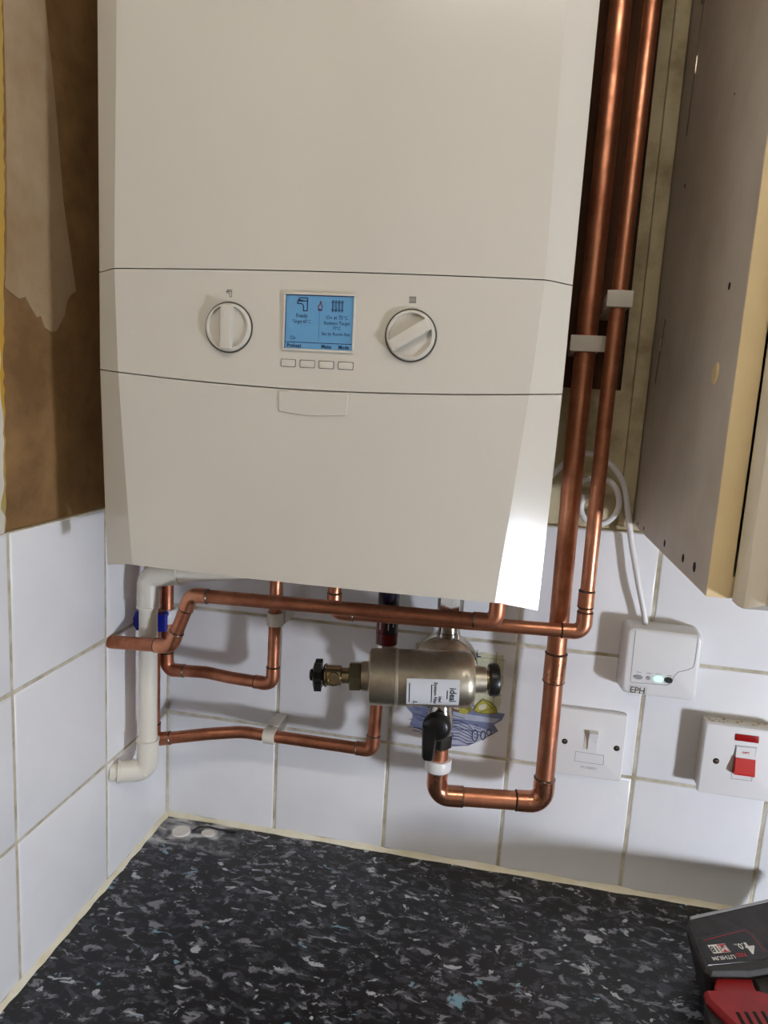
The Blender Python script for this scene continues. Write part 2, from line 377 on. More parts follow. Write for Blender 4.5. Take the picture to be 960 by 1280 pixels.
# painted picture on one tile --------------------------------------
def pic():
    mb = MB(); ox, oz = pic_tile.location.x, pic_tile.location.z
    Y = -0.00025
    lay = [0]
    def poly(pts, m):
        lay[0] += 1
        mb.add([(x, Y-lay[0]*0.000012, z) for x, z in pts], [tuple(range(len(pts)))], m)
    def blob(cx, cz, rx, rz, m, n=18, j=0.06, rot=0.0):
        pts = []
        for k in range(n):
            t = 2*PI*k/n; a, c = math.cos(t)*rx*(1+random.uniform(-j, j)), math.sin(t)*rz*(1+random.uniform(-j, j))
            pts.append((cx+a*math.cos(rot)-c*math.sin(rot), cz+a*math.sin(rot)+c*math.cos(rot)))
        poly(pts, m)
    def line(pts, wd, m):
        lay[0] += 1; yy = Y-lay[0]*0.000012
        stroke(mb, pts, wd, m, lambda x, z: (x, yy, z))
    def rag(x0, x1, z0, z1, m, amp, n=14):
        pts = [(x0+(x1-x0)*k/n, z0+random.uniform(-amp, amp)) for k in range(n+1)]
        pts += [(x1+random.uniform(-amp, amp), z0+(z1-z0)*k/6) for k in range(1, 6)]
        pts += [(x1-(x1-x0)*k/n, z1+random.uniform(-amp, amp)) for k in range(n+1)]
        pts += [(x0+random.uniform(-amp, amp), z1-(z1-z0)*k/6) for k in range(1, 6)]
        poly(pts, m)
    # washed tiled background with grid lines
    rag(0.335, 0.444, 0.215, 0.292, 'pic_wash', 0.004)
    for zz in (0.238, 0.262, 0.284): line([(0.34, zz), (0.446, zz-0.001)], 0.0012, 'pic_line')
    for xx in (0.362, 0.387, 0.412, 0.436): line([(xx, 0.292), (xx+0.001, 0.217)], 0.0012, 'pic_line')
    for xx, zz in ((0.436, 0.262), (0.412, 0.284), (0.437, 0.238), (0.387, 0.284)):
        line([(xx-0.004, zz), (xx+0.004, zz)], 0.0016, 'pic_navy'); line([(xx, zz-0.004), (xx, zz+0.004)], 0.0016, 'pic_navy')
    # blue cloth, darker folds
    poly([(0.325, 0.226), (0.36, 0.218), (0.452, 0.214), (0.449, 0.205), (0.44, 0.198), (0.446, 0.190), (0.428, 0.176), (0.41, 0.165), (0.39, 0.161),
          (0.37, 0.168), (0.352, 0.176), (0.334, 0.182), (0.338, 0.196), (0.326, 0.208)], 'pic_blue')
    poly([(0.376, 0.208), (0.446, 0.206), (0.44, 0.2), (0.41, 0.199), (0.378, 0.2)], 'pic_pale')
    poly([(0.378, 0.192), (0.41, 0.194), (0.44, 0.188), (0.425, 0.174), (0.405, 0.165), (0.385, 0.164), (0.392, 0.176)], 'pic_pale')
    for k in range(26):
        z0 = random.uniform(0.172, 0.210); x0 = random.uniform(0.328, 0.372); l = random.uniform(0.02, 0.05)
        line([(x0, z0), (x0+l*0.5, z0-random.uniform(0, .002)), (min(x0+l, 0.43), z0-random.uniform(0.001, .005))], 0.0007, random.choice(('pic_navy', 'pic_blue', 'pic_dark')))
    for k in range(7):
        z0 = 0.196-k*0.0042; e = 0.428-abs(k-2)*0.004
        line([(0.382, z0), (0.397, z0+0.001), (0.408, z0-0.003), (0.414, z0-0.009+0.0012*k)], 0.0009, 'pic_navy')
        line([(0.416, z0-0.001), (e, z0-0.002)], 0.0007, 'pic_navy')
    for cx, cz, rx, rz in ((0.4175, 0.180, 0.0035, 0.008), (0.4275, 0.182, 0.003, 0.006), (0.4345, 0.187, 0.003, 0.004)):
        line([(cx+rx*math.cos(2*PI*k/9), cz+rz*math.sin(2*PI*k/9)) for k in range(10)], 0.0011, 'pic_navy')
    poly([(0.325, 0.226), (0.345, 0.220), (0.378, 0.213), (0.365, 0.208), (0.34, 0.211), (0.326, 0.218)], 'pic_dark')
    # jug with blue band
    poly([(0.376, 0.216), (0.378, 0.25), (0.384, 0.262), (0.404, 0.262), (0.411, 0.25), (0.413, 0.216)], 'pic_cream')
    poly([(0.404, 0.218), (0.404, 0.255), (0.411, 0.25), (0.413, 0.218)], 'pic_pale'); line([(0.412, 0.219), (0.4115, 0.25)], 0.002, 'pic_blue')
    # garlic, nut, pumpkin
    blob(0.391, 0.2165, 0.010, 0.0075, 'pic_brown', rot=-0.3); blob(0.392, 0.217, 0.0075, 0.0055, 'pic_cream', rot=-0.3)
    for k in range(4): line([(0.385+0.004*k, 0.2215), (0.388+0.0035*k, 0.212)], 0.0008, 'pic_brown')
    blob(0.4035, 0.2155, 0.0075, 0.007, 'pic_olive'); line([(0.404, 0.221), (0.4065, 0.229), (0.405, 0.232)], 0.0016, 'pic_olive')
    blob(0.401, 0.2105, 0.006, 0.004, 'pic_yellow')
    poly([(0.4125, 0.2135), (0.4165, 0.222), (0.424, 0.2305), (0.434, 0.2275), (0.441, 0.221), (0.4435, 0.214), (0.432, 0.2105), (0.418, 0.2105)], 'pic_olive')
    poly([(0.4145, 0.214), (0.418, 0.222), (0.4245, 0.229), (0.433, 0.2262), (0.439, 0.2205), (0.4415, 0.2148), (0.432, 0.212), (0.419, 0.212)], 'pic_yellow')
    blob(0.424, 0.2195, 0.0058, 0.0035, 'pic_cream', rot=0.6)
    line([(0.4375, 0.221), (0.43, 0.2165), (0.42, 0.2115)], 0.0009, 'pic_olive'); line([(0.4245, 0.229), (0.433, 0.222), (0.44, 0.216)], 0.0009, 'pic_olive')
    mb.v = [(x-ox, y-0.003, z-oz) for x, y, z in mb.v]
    o = mb.build('painted_picture', None, 0); o.parent = pic_tile
    o['label'] = 'painted still life of vegetables on a blue cloth'
pic()
# silicone beads along the worktop
def bead(a, bb, nrm, name, label):
    a = Vector(a); bb = Vector(bb); nrm = Vector(nrm); mb = MB(); vs = []; fs = []; n = 60
    for i in range(n+1):
        c = a.lerp(bb, i/n); k = 1+0.18*math.sin(i*1.7)+random.uniform(-0.1, 0.1)
        vs += [c+nrm*0.0048*k, c+nrm*0.0025*k+Vector((0, 0, 0.0022)), c+nrm*0.0012+Vector((0, 0, 0.0045*k)), c+Vector((0, 0, 0.0062*k)), c-nrm*0.003, ]
    for i in range(n):
        for k in range(4): fs.append((5*i+k, 5*i+k+1, 5*i+k+6, 5*i+k+5))
    mb.add(vs, fs, 'silicone'); o = mb.build(name, None, 60); tag(o, label, 'sealant', kind='structure')
bead((0, 0, -0.0005), (1.35, 0, -0.0005), (0, -1, 0), 'trim_1', 'cream silicone bead along the worktop under the back wall')
bead((0, 0.001, -0.0005), (0, -0.60, -0.0005), (1, 0, 0), 'trim_2', 'cream silicone bead along the worktop under the left wall')

# ------------------------------------------------------------------ worktop
t = thing('worktop', 'black speckled laminate worktop running into the tiled corner', 'worktop')
mb = MB(); mb.box((-WP+0.0005, -0.60, -0.04), (1.6, WP-0.0005, 0.0), 'worktop', 0.0); mb.build('slab', t, 0)
def plug(x, y, rx, ry):
    mb = MB(); prof = []
    n = 28; ring = [(x+rx*math.cos(2*PI*k/n)*(1+random.uniform(-.03, .03)), y+ry*math.sin(2*PI*k/n)*(1+random.uniform(-.03, .03))) for k in range(n)]
    vs = [(a, c, -0.0005) for a, c in ring]+[(x+(a-x)*0.93, y+(c-y)*0.93, 0.0016) for a, c in ring]+[(x, y, 0.0012)]
    fs = [(k, (k+1) % n, n+(k+1) % n, n+k) for k in range(n)]+[(n+k, n+(k+1) % n, 2*n) for k in range(n)]
    mb.add(vs, fs, 'filler'); o = mb.build('hole_filler', t, 40); o['label'] = 'round white filler plug in the worktop corner'
plug(0.0375, -0.032, 0.0125, 0.0125); plug(0.0735, -0.0265, 0.0095, 0.0075)
mb = MB(); mb.sweep([(0.052, -0.027, 0.001), (0.056, -0.017, 0.001), (0.068, -0.0135, 0.001), (0.085, -0.0155, 0.001), (0.108, -0.014, 0.001)], 0.0012, 'tool_black', 8); mb.build('cut_edge', t)

# ------------------------------------------------------------------ wall cupboard at the right
CX, CZ, CD = 0.578, 0.466, 0.32
t = thing('wall_cupboard', 'cream wall cupboard with bare grey side panel beside the copper pipes', 'cupboard', (CX, 0, CZ))
mb = MB(); mb.box((CX, -CD+0.0008, CZ), (CX+0.016, 0.004, 1.19), 'cab_side', 0.0004); sp = mb.build('side_panel', t, 0)
mb = MB(); mb.box((CX+0.0003, -CD, CZ), (CX+0.016, -CD+0.0012, 1.19), 'cab_edge'); o = mb.build('edge_strip', t, 0); o['label'] = 'yellowed cream front edging strip'
mb = MB(); mb.box((CX+0.5, -CD, CZ), (CX+0.516, 0.004, 1.19), 'cab_edge'); mb.build('side_panel', t, 0)
mb = MB(); mb.box((CX+0.0155, -CD+0.0005, CZ+0.0003), (CX+0.5, 0.004, CZ+0.016), 'cab_edge'); mb.build('bottom_panel', t, 0)
mb = MB(); mb.box((CX+0.016, -CD, 1.174), (CX+0.5, 0.004, 1.19), 'cab_edge'); mb.build('top_panel', t, 0)
# door with rounded, stepped edge profile
DX0 = CX+0.0172
mb = MB()
prof = [(0.0, -0.322), (0.0, -0.336), (0.002, -0.341), (0.006, -0.344), (0.014, -0.3455), (0.0145, -0.349), (0.017, -0.352), (0.023, -0.354), (0.05, -0.355)]
dz0, dz1 = CZ-0.001, 1.19
vs = []; fs = []
for (o_, y_) in prof:
    z0 = dz0+(0.0 if o_ < 0.003 else min(o_*0.35, 0.006))
    vs += [(DX0+o_, y_, z0), (DX0+o_, y_, dz1-0.004)]
vs += [(CX+0.505, -0.355, dz0+0.006), (CX+0.505, -0.355, dz1-0.004), (CX+0.514, -0.34, dz0), (CX+0.514, -0.34, dz1), (CX+0.514, -0.322, dz0), (CX+0.514, -0.322, dz1)]
n = len(vs)//2
for i in range(n-1): fs.append((2*i, 2*i+2, 2*i+3, 2*i+1))
fs += [(2*n-2, 0, 1, 2*n-1), tuple(range(0, 2*n, 2)), tuple(range(2*n-1, 0, -2))]
mb.add(vs, fs, 'cab_door'); door = mb.build('door', t, 30)
# screw holes, cover cap and routed slot in the bare side
for (y, z, r) in ((-0.031, 0.471, 0.0022), (-0.067, 0.472, 0.0024), (-0.172, 0.476, 0.0034), (-0.244, 0.4775, 0.0036), (-0.281, 0.4785, 0.004), (-0.277, 0.687, 0.0028),
                  (-0.222, 0.838, 0.001), (-0.05, 0.99, 0.0025), (-0.072, 0.815, 0.0022)):
    mb = MB(); mb.lathe((CX+0.003, y, z), (-1, 0, 0), [(0, r), (0.0032, r)], 'dark_hole', 16); mb.build('screw_hole', sp, 0)
mb = MB(); mb.lathe((CX+0.0005, -0.271, 0.625), (-1, 0, 0), [(0, 0.0085), (0.0012, 0.0085), (0.0022, 0.0065), (0.0018, 0.003)], 'cab_edge', 24); mb.build('cover_cap', sp)
for (ya, za, yb, zb) in ((-0.036, 0.625, -0.052, 0.690), (-0.05, 0.868, -0.06, 0.99)):
    mb = MB(); d = Vector((0, yb-ya, zb-za)).normalized(); nn = Vector((0, d.z, -d.y))*0.0022
    a = Vector((CX-0.0004, ya, za)); c = Vector((CX-0.0004, yb, zb))
    mb.prism([a-nn, a+nn, c+nn, c-nn], (0.001, 0, 0), 'case_dark'); mb.build('routed_slot', sp, 0)
for (y, z, h) in ((-0.041, 0.665, 0.012), (-0.058, 0.93, 0.016)):
    mb = MB(); mb.box((CX-0.0012, y-0.0018, z-h/2), (CX+0.001, y+0.0018, z+h/2), 'nickel', 0.0005); mb.build('hinge_tab', sp)

# ------------------------------------------------------------------ boiler
BX0, BX1, BZ0, BZ1 = 0.0675, 0.4685, 0.425, 1.125
def smooth(a, bb, x):
    k = min(1, max(0, (x-a)/(bb-a))); return k*k*(3-2*k)
def ex_(z): k = min(1, max(0, (0.60-z)/0.175)); return BX0+0.0035*k, BX1-0.003*k
def e_(z): k = max(0, (0.60-z)/0.175); return -0.262+0.004*k
def w_(z): k = max(0, min(1, (0.70-z)/0.275)); k2 = max(0, (z-0.70)/0.2); return 0.0215+0.0150*k**1.3+0.003*min(k2, 1.5)
def d_(z): k = max(0, min(1, (0.70-z)/0.275)); return 0.012+0.0065*k**1.3
def front(x, z):
    wz, dz = w_(z), d_(z); xa, xb = ex_(z)
    f = min(x-xa, xb-x)/wz
    if f < 1:
        f = max(f, 0)
        # crisp fold softened over the last few millimetres
        return e_(z)-dz*f
    s = (x-(xa+xb)/2)/((xb-xa)/2-wz)
    return e_(z)-dz-0.005*(1-s*s)
def seam_hi(x):
    s = abs((x-(BX0+BX1)/2)/((BX1-BX0)/2)); return 0.6893-0.0012*s*s-0.0012*smooth(0.9, 1, s)
def seam_lo(x):
    s = abs((x-(BX0+BX1)/2)/((BX1-BX0)/2)); return 0.5957+0.0080*s**1.8
boiler = thing('gas_boiler', 'white wall-hung combi boiler with blue display and two dials', 'boiler', (0.268, 0, BZ0))
def cover(name, lo, hi, nz):
    mb = MB(); mid = (BX0+BX1)/2; N2 = 34
    # column positions follow the chamfer fold at every height
    us = [0, .25, .5, .7, .85, 1.0]; inner = [k/22 for k in range(1, 22)]; vs = []; fs = []
    nc = 2*len(us)+len(inner)
    for j in range(nz+1):
        row = []
        zc = lo(mid)+(hi(mid)-lo(mid))*j/nz
        wz = w_(zc); xa, xb = ex_(zc)
        xs = [xa+wz*k for k in us]+[xa+wz+(xb-xa-2*wz)*k for k in inner]+[xb-wz*k for k in reversed(us)]
        for x in xs:
            z = lo(x)+(hi(x)-lo(x))*j/nz; row.append((x, front(x, z), z))
        vs += row
    for j in range(nz):
        for i in range(nc-1): fs.append((j*nc+i, j*nc+i+1, (j+1)*nc+i+1, (j+1)*nc+i))
    # returned rim: back 12 mm
    nb = len(vs); rim = [i for i in range(nc)]+[j*nc+nc-1 for j in range(1, nz+1)]+[nz*nc+i for i in range(nc-2, -1, -1)]+[j*nc for j in range(nz-1, 0, -1)]
    for i in rim:
        x, y, z = vs[i]; vs.append((x, y+0.014, z))
    m = len(rim)
    for k in range(m): fs.append((rim[k], rim[(k+1) % m], nb+(k+1) % m, nb+k))
    mb.add(vs, fs, 'case'); return mb.build(name, boiler, 14)
GP = 0.00045
cover('upper_cover', lambda x: seam_hi(x)+GP, lambda x: BZ1, 14)
cpan = cover('control_panel', lambda x: seam_lo(x)+GP, lambda x: seam_hi(x)-GP, 8)
def bot(x):
    f = min(1, max(0, min(x-BX0, BX1-x)/0.0365)); return BZ0-0.001+0.0085*f
lcov = cover('lower_cover', bot, lambda x: seam_lo(x)-GP, 14)
mb = MB(); mb.box((BX0+0.0042, -0.240, BZ0+0.011), (BX1-0.0036, WP, BZ1), 'case', 0.002); mb.build('case_body', boiler)
mb = MB(); mb.box((BX0+0.03, -0.225, BZ0+0.0055), (BX1-0.03, -0.012, BZ0+0.0112), 'chrome'); mb.build('bottom_plate', boiler, 0)
# tab below the lower seam
def shell(mb, outline, fn, h, m, drop=0.8):
    """raised tile following the case front: outline 2D (x,z)"""
    n = len(outline); cx = sum(p[0] for p in outline)/n; cz = sum(p[1] for p in outline)/n
    vs = [(x, fn(x, z)+0.001, z) for x, z in outline]
    vs += [(cx+(x-cx)*(1-0.0), fn(x, z)-h*0.5, z) for x, z in outline]
    ins = [(cx+(x-cx)*(1-drop/100*3), cz+(z-cz)*(1-drop/100*8)) for x, z in outline]
    vs += [(x, fn(x, z)-h, z) for x, z in ins]; vs.append((cx, fn(cx, cz)-h, cz))
    fs = []
    for r in range(2):
        for k in range(n): fs.append((r*n+k, r*n+(k+1) % n, (r+1)*n+(k+1) % n, (r+1)*n+k))
    for k in range(n): fs.append((2*n+k, 2*n+(k+1) % n, 3*n))
    mb.add(vs, fs, m)
xa, xb, zt = 0.2405, 0.2995, 0.5940
ol = [(xa, zt-0.0006), (xa+0.0005, 0.5785)]+[(xa+0.001+(xb-xa-0.002)*k/10, 0.5772-0.0020*math.sin(PI*k/10)) for k in range(11)]+[(xb-0.0005, 0.5790), (xb, zt-0.0006)]
ol += [(xb-(xb-xa)*k/8, seam_lo(xb-(xb-xa)*k/8)-0.0012) for k in range(1, 8)]
mb = MB(); shell(mb, ol, front, 0.0014, 'case'); mb.build('pull_tab', lcov, 30)
# dials
def dial(cx, cz, ang):
    y = front(cx, cz)+0.004
    mb = MB(); mb.lathe((cx, y+0.0005, cz), (0, -1, 0), [(0, 0.0207), (0.0055, 0.0207), (0.0056, 0.0200)], 'button_gap', 48)
    ring = mb.build('dial', boiler)
    mb = MB(); mb.lathe((cx, y+0.004, cz), (0, -1, 0), [(0, 0.0197), (0.0105, 0.0195), (0.0125, 0.0186), (0.0128, 0.0172), (0.0105, 0.0165), (0.0104, 0.002)], 'case', 48)
    mb.build('dial_face', ring, 40)
    mb = MB(); r = 0.0176; hw = 0.0047
    mb.box((cx-hw, y-0.0125, cz-r), (cx+hw, y+0.0, cz+r), 'case', 0.0012, Matrix.Rotation(ang, 3, 'Y'), (cx, y, cz)); mb.build('dial_grip', ring)
dial(0.1955, 0.6430, 0.0); dial(0.3473, 0.6425, math.radians(58))
# icons printed above the dials
def surf(o_, y_off=0.0003): return lambda x, z: (o_[0]+x, front(o_[0]+x, o_[1]+z)-y_off, o_[1]+z)
def tap_icon(mb, fn, k, wd, m):
    stroke(mb, [(-3*k, 1.5*k), (-3*k, 0.3*k), (-1*k, 0.3*k), (-.3*k, -.2*k), (0, -1*k), (0.0, -3*k), (2*k, -3*k), (2*k, 3*k), (-2*k, 3*k), (-2.6*k, 2.2*k), (-.2*k, 1.7*k)], wd, m, fn)
    stroke(mb, [(-3*k, 1.5*k), (-.2*k, 1.6*k), (2*k, 1.6*k)], wd, m, fn)
def rad_icon(mb, fn, k, wd, m, n=4):
    for i in range(n):
        x = (-2.4+1.6*i)*k
        stroke(mb, [(x-.3*k, -2.4*k), (x-.3*k, 2.4*k), (x, 2.8*k), (x+.3*k, 2.4*k), (x+.3*k, -2.4*k), (x, -2.8*k), (x-.3*k, -2.4*k)], wd, m, fn)
    stroke(mb, [(-3.3*k, 1.8*k), (2.9*k, 1.8*k)], wd, m, fn); stroke(mb, [(-2.9*k, -1.9*k), (2.9*k, -1.9*k)], wd, m, fn)
mb = MB(); tap_icon(mb, surf((0.1951, 0.6703)), 0.0009, 0.00045, 'case_print'); o = mb.build('tap_symbol', cpan, 0)
mb = MB(); rad_icon(mb, surf((0.3470, 0.6700)), 0.0009, 0.00028, 'case_print'); o = mb.build('radiator_symbol', cpan, 0)
# display
sx0, sx1, sz0, sz1 = 0.2440, 0.3005, 0.6285, 0.6708
yf = front(0.272, sz0-0.002)-0.0002
mb = MB(); f = 0.0018
for (a, c, d, e) in ((sx0-f, sx1+f, sz1, sz1+f), (sx0-f, sx1+f, sz0-f, sz0), (sx0-f, sx0, sz0, sz1), (sx1, sx1+f, sz0, sz1)):
    mb.box((a, yf-0.0012, d), (c, yf+0.004, e), 'case', 0.0004)
mb.build('display_frame', boiler)
mb = MB(); mb.box((sx0, yf-0.0002, sz0), (sx1, yf+0.004, sz1), 'lcd'); scr = mb.build('display', boiler, 0); scr['label'] = 'lit blue display with tap and radiator readings'
mb = MB(); ys = yf-0.0004
fn = lambda x, z: (x, ys, z)
W, H = sx1-sx0, sz1-sz0
def sp_(u, v): return (sx0+u*W, ys, sz1-v*H)
mb.box((sx0, yf-0.0005, sz1-0.0007), (sx1, yf, sz1), 'lcd_ink'); mb.box((sx0, yf-0.0005, sz0), (sx0+0.0006, yf, sz1), 'lcd_ink')
put_text(mb, 'Ready', 0.0044, sp_(.245, .385), (1, 0, 0), (0, 0, 1), 'lcd_ink', width=0.0095)
put_text(mb, 'Target 65°C', 0.0036, sp_(.245, .495), (1, 0, 0), (0, 0, 1), 'lcd_ink', width=0.0155)
put_text(mb, 'On at 75°C', 0.0042, sp_(.765, .400), (1, 0, 0), (0, 0, 1), 'lcd_ink', width=0.0178)
put_text(mb, 'Radiator Target', 0.0038, sp_(.765, .505), (1, 0, 0), (0, 0, 1), 'lcd_ink', width=0.0210)
put_text(mb, '77°C', 0.0036, sp_(.765, .600), (1, 0, 0), (0, 0, 1), 'lcd_ink', width=0.0064)
put_text(mb, 'Set by Room Stat', 0.0037, sp_(.755, .705), (1, 0, 0), (0, 0, 1), 'lcd_ink', width=0.0235)
put_text(mb, 'On', 0.0044, sp_(.125, .800), (1, 0, 0), (0, 0, 1), 'lcd_ink', width=0.0045)
put_text(mb, 'Preheat', 0.0044, sp_(.145, .945), (1, 0, 0), (0, 0, 1), 'lcd_ink', True, width=0.0120)
put_text(mb, 'Menu', 0.0044, sp_(.625, .945), (1, 0, 0), (0, 0, 1), 'lcd_ink', True, width=0.0082)
put_text(mb, 'Mode', 0.0044, sp_(.880, .945), (1, 0, 0), (0, 0, 1), 'lcd_ink', True, width=0.0086)
stroke(mb, [(sx0, sz1-.88*H), (sx1, sz1-.88*H)], 0.0005, 'lcd_ink', fn)
for k in range(16): stroke(mb, [(sx0+.505*W, sz1-(.30+.035*k)*H), (sx0+.505*W, sz1-(.30+.035*k+.016)*H)], 0.0003, 'lcd_ink', fn)
tap_icon(mb, lambda x, z: (sx0+.265*W+x, ys, sz1-.175*H+z), 0.00165, 0.0008, 'lcd_ink')
rad_icon(mb, lambda x, z: (sx0+.765*W+x, ys, sz1-.19*H+z), 0.0016, 0.00042, 'lcd_ink')
fl = [(0, -1), (.75, -.6), (.95, .1), (.55, .9), (.1, 2.1), (-.2, 1.1), (-.75, .5), (-.95, -.2), (-.7, -.7), (0, -1)]
stroke(mb, [(sx0+.513*W+x*0.0018, sz1-.215*H+z*0.0021) for x, z in fl], 0.0007, 'lcd_red', fn)
stroke(mb, [(sx0+.513*W-.0014, sz1-.275*H), (sx0+.513*W+.0014, sz1-.275*H)], 0.0008, 'lcd_ink', fn)
mb.build('display_print', scr, 0)
for x in (0.2478, 0.2639, 0.2799, 0.2960):
    z = 0.6166; y = front(x, z)
    mb = MB(); mb.box((x-0.0066, y-0.0004, z-0.0034), (x+0.0066, y+0.003, z+0.0034), 'button_gap', 0.0012); bt = mb.build('button', boiler)
    mb = MB(); mb.box((x-0.0059, y-0.0011, z-0.0028), (x+0.0059, y+0.003, z+0.0028), 'case', 0.0009); mb.build('button_cap', bt)

# ------------------------------------------------------------------ pipes
def arcpath(pts, Rs):
    """polyline with filleted corners; returns list of points"""
    P = [Vector(p) for p in pts]; out = [P[0]]
    for i in range(1, len(P)-1):
        a = (P[i-1]-P[i]).normalized(); c = (P[i+1]-P[i]).normalized(); th = a.angle(c)
        R = Rs[i-1]; tl = R/math.tan(th/2)
        tl = min(tl, (P[i-1]-P[i]).length*0.49, (P[i+1]-P[i]).length*0.49); R = tl*math.tan(th/2)
        bis = (a+c).normalized(); ce = P[i]+bis*(R/math.sin(th/2))
        s0 = P[i]+a*tl-ce; s1 = P[i]+c*tl-ce; om = s0.angle(s1); n = max(4, int(om/0.16))
        for k in range(n+1):
            f = k/n; out.append(ce+(s0*math.sin((1-f)*om)+s1*math.sin(f*om))/math.sin(om))
    out.append(P[-1]); return out
def pipe(name, label, r, pts, joints, couplings=(), m='copper', fm='copper', cat='pipe', sock=None, rings='solder', tubename='tube', er=None, group=None, dark=()):
    """joints: one per inner point: 'e' soldered elbow, ('b', R) bent tube"""
    P = [Vector(p) for p in pts]
    t = thing(name, label, cat, P[0], group)
    sock = sock or (0.011 if r < 0.009 else 0.014); er = er or (0.0115 if r < 0.009 else 0.017)
    runs = [[0]]
    for i, j in enumerate(joints, 1):
        runs[-1].append(i)
        if j == 'e': runs.append([i])
    runs[-1].append(len(P)-1)
    for run in runs:
        pts_ = [P[i].copy() for i in run]
        if run[0] != 0: pts_[0] += (pts_[1]-pts_[0]).normalized()*er
        if run[-1] != len(P)-1: pts_[-1] += (pts_[-2]-pts_[-1]).normalized()*er
        Rs = [joints[i-1][1] for i in run[1:-1]]
        mb = MB(); mb.sweep(arcpath(pts_, Rs) if Rs else pts_, r, m, 20); mb.build(tubename, t, 50)
    for i, j in enumerate(joints, 1):
        if j != 'e': continue
        a = (P[i-1]-P[i]).normalized(); c = (P[i+1]-P[i]).normalized(); th = a.angle(c); tl = er/math.tan(th/2)
        A = P[i]+a*(tl+sock); C = P[i]+c*(tl+sock)
        mb = MB(); path = arcpath([A, P[i], C], [er]); R = r*1.13
        path = [A+a*0.0001]+path; mb.sweep(path, [R*0.97]+[R]*(len(path)-2)+[R*0.98], fm, 20); el = mb.build('elbow', t, 50)
        for q_, d in ((A, a), (C, c)):
            rm = 'flux' if (i in dark or random.random() < 0.3) else rings
            mb = MB(); mb.lathe(q_-d*0.0006, d, [(0, r*1.10), (0.0006, r*1.16), (0.0014, r*1.12), (0.0021, r*1.0)], rm, 20); mb.build('solder_ring', el)
    for (A, C) in couplings:
        A = Vector(A); C = Vector(C); d = (C-A).normalized()
        mb = MB(); mb.sweep([A, C], r*1.13, fm, 20); cp = mb.build('coupling', t, 50)
        for q_, dd in ((A, -d), (C, d)):
            mb = MB(); mb.lathe(q_-dd*0.0006, dd, [(0, r*1.10), (0.0007, r*1.18), (0.0016, r*1.13), (0.0024, r*1.0)], 'flux', 20); mb.build('solder_ring', cp)
    return t
# thick riser and its U to the filter
pipe('copper_riser_pipe', 'thick copper pipe rising beside the boiler and looping under the filter', 0.011,
     [(0.503, -0.05, 1.48), (0.5005, -0.05, 0.55), (0.5035, -0.05, 0.1325), (0.379, -0.066, 0.1305), (0.3785, -0.066, 0.1915)],
     [('b', 3.0), 'e', 'e'], couplings=[((0.5022, -0.05, 0.284), (0.5024, -0.05, 0.317))], m='copper', fm='copper_bright')
# thinner riser with its run to the left
pipe('copper_riser_pipe', 'thinner copper pipe nearer the cupboard, turning left below the boiler', 0.0076,
     [(0.532, -0.082, 1.48), (0.5245, -0.082, 0.60), (0.5255, -0.082, 0.3555), (0.248, -0.086, 0.3475), (0.248, -0.086, BZ0+0.008)],
     [('b', 3.0), 'e', 'e'], couplings=[((0.5250, -0.082, 0.384), (0.5249, -0.082, 0.401))], m='copper', fm='copper', dark=(2,))
# front pipe from the left wall
pipe('copper_pipe', 'copper pipe from the left wall kinking up across the boiler underside', 0.0076,
     [(-0.004, -0.1375, 0.2995), (0.074, -0.1375, 0.3035), (0.098, -0.1375, 0.366), (0.432, -0.1375, 0.3735), (0.4325, -0.1375, BZ0+0.008)],
     ['e', 'e', 'e'], m='copper_dull', fm='copper', rings='solder')
# U-loop at the left
pipe('copper_pipe', 'copper U-shaped pipe hanging under the left of the boiler', 0.0076,
     [(0.0215, -0.045, BZ0+0.008), (0.0215, -0.045, 0.2335), (0.075, -0.045, 0.2370), (0.108, -0.045, 0.2340), (0.164, -0.045, 0.2325), (0.1645, -0.045, BZ0+0.008)],
     ['e', ('b', 0.08), ('b', 0.08), 'e'], m='copper_dull', fm='copper_dull')
# low pipe to the return valve
pipe('copper_pipe', 'lowest thin copper pipe running left to right above the worktop', 0.0076,
     [(0.0135, -0.063, BZ0+0.008), (0.0135, -0.063, 0.1450), (0.085, -0.056, 0.1600), (0.125, -0.045, 0.1635), (0.295, -0.045, 0.1640), (0.2985, -0.045, 0.262)],
     ['e', ('b', 0.06), ('b', 0.08), 'e'], m='copper_dull', fm='copper_dull', er=0.009)
# plastic waste pipe
t = pipe('plastic_waste_pipe', 'white plastic waste pipe dropping beside the left wall', 0.0106,
     [(0.27, -0.105, 0.413), (0.034, -0.115, 0.3755), (0.034, -0.115, 0.1345), (-0.003, -0.137, 0.1375)], [('b', .02)]*2, m='pvc', cat='pipe')
def pvc_elbow(path, Rl, nm='elbow'):
    mb = MB(); p = arcpath(path, [0.012]); mb.sweep(p, Rl, 'pvc', 24); return mb.build(nm, t, 50)
e1 = pvc_elbow([(0.072, -0.1134, 0.3815), (0.034, -0.115, 0.3755), (0.034, -0.115, 0.338)], 0.0127)
e2 = pvc_elbow([(0.034, -0.115, 0.175), (0.034, -0.115, 0.1345), (0.004, -0.1325, 0.1372)], 0.0127)
for q_, d in (((0.072, -0.1134, 0.3815), (1, 0.042, 0.159)), ((0.034, -0.115, 0.338), (0, 0, -1))):
    mb = MB(); mb.lathe(q_, d, [(-0.003, 0.0127), (-0.0025, 0.0134), (0, 0.0134), (0.0002, 0.0107)], 'pvc', 24); mb.build('socket_rim', e1)
for q_, d in (((0.034, -0.115, 0.175), (0, 0, 1)), ((0.004, -0.1325, 0.1372), (-0.03, -0.0175, 0.0027))):
    mb = MB(); mb.lathe(q_, d, [(-0.003, 0.0127), (-0.0025, 0.0134), (0, 0.0134), (0.0002, 0.0107)], 'pvc', 24); mb.build('socket_rim', e2)
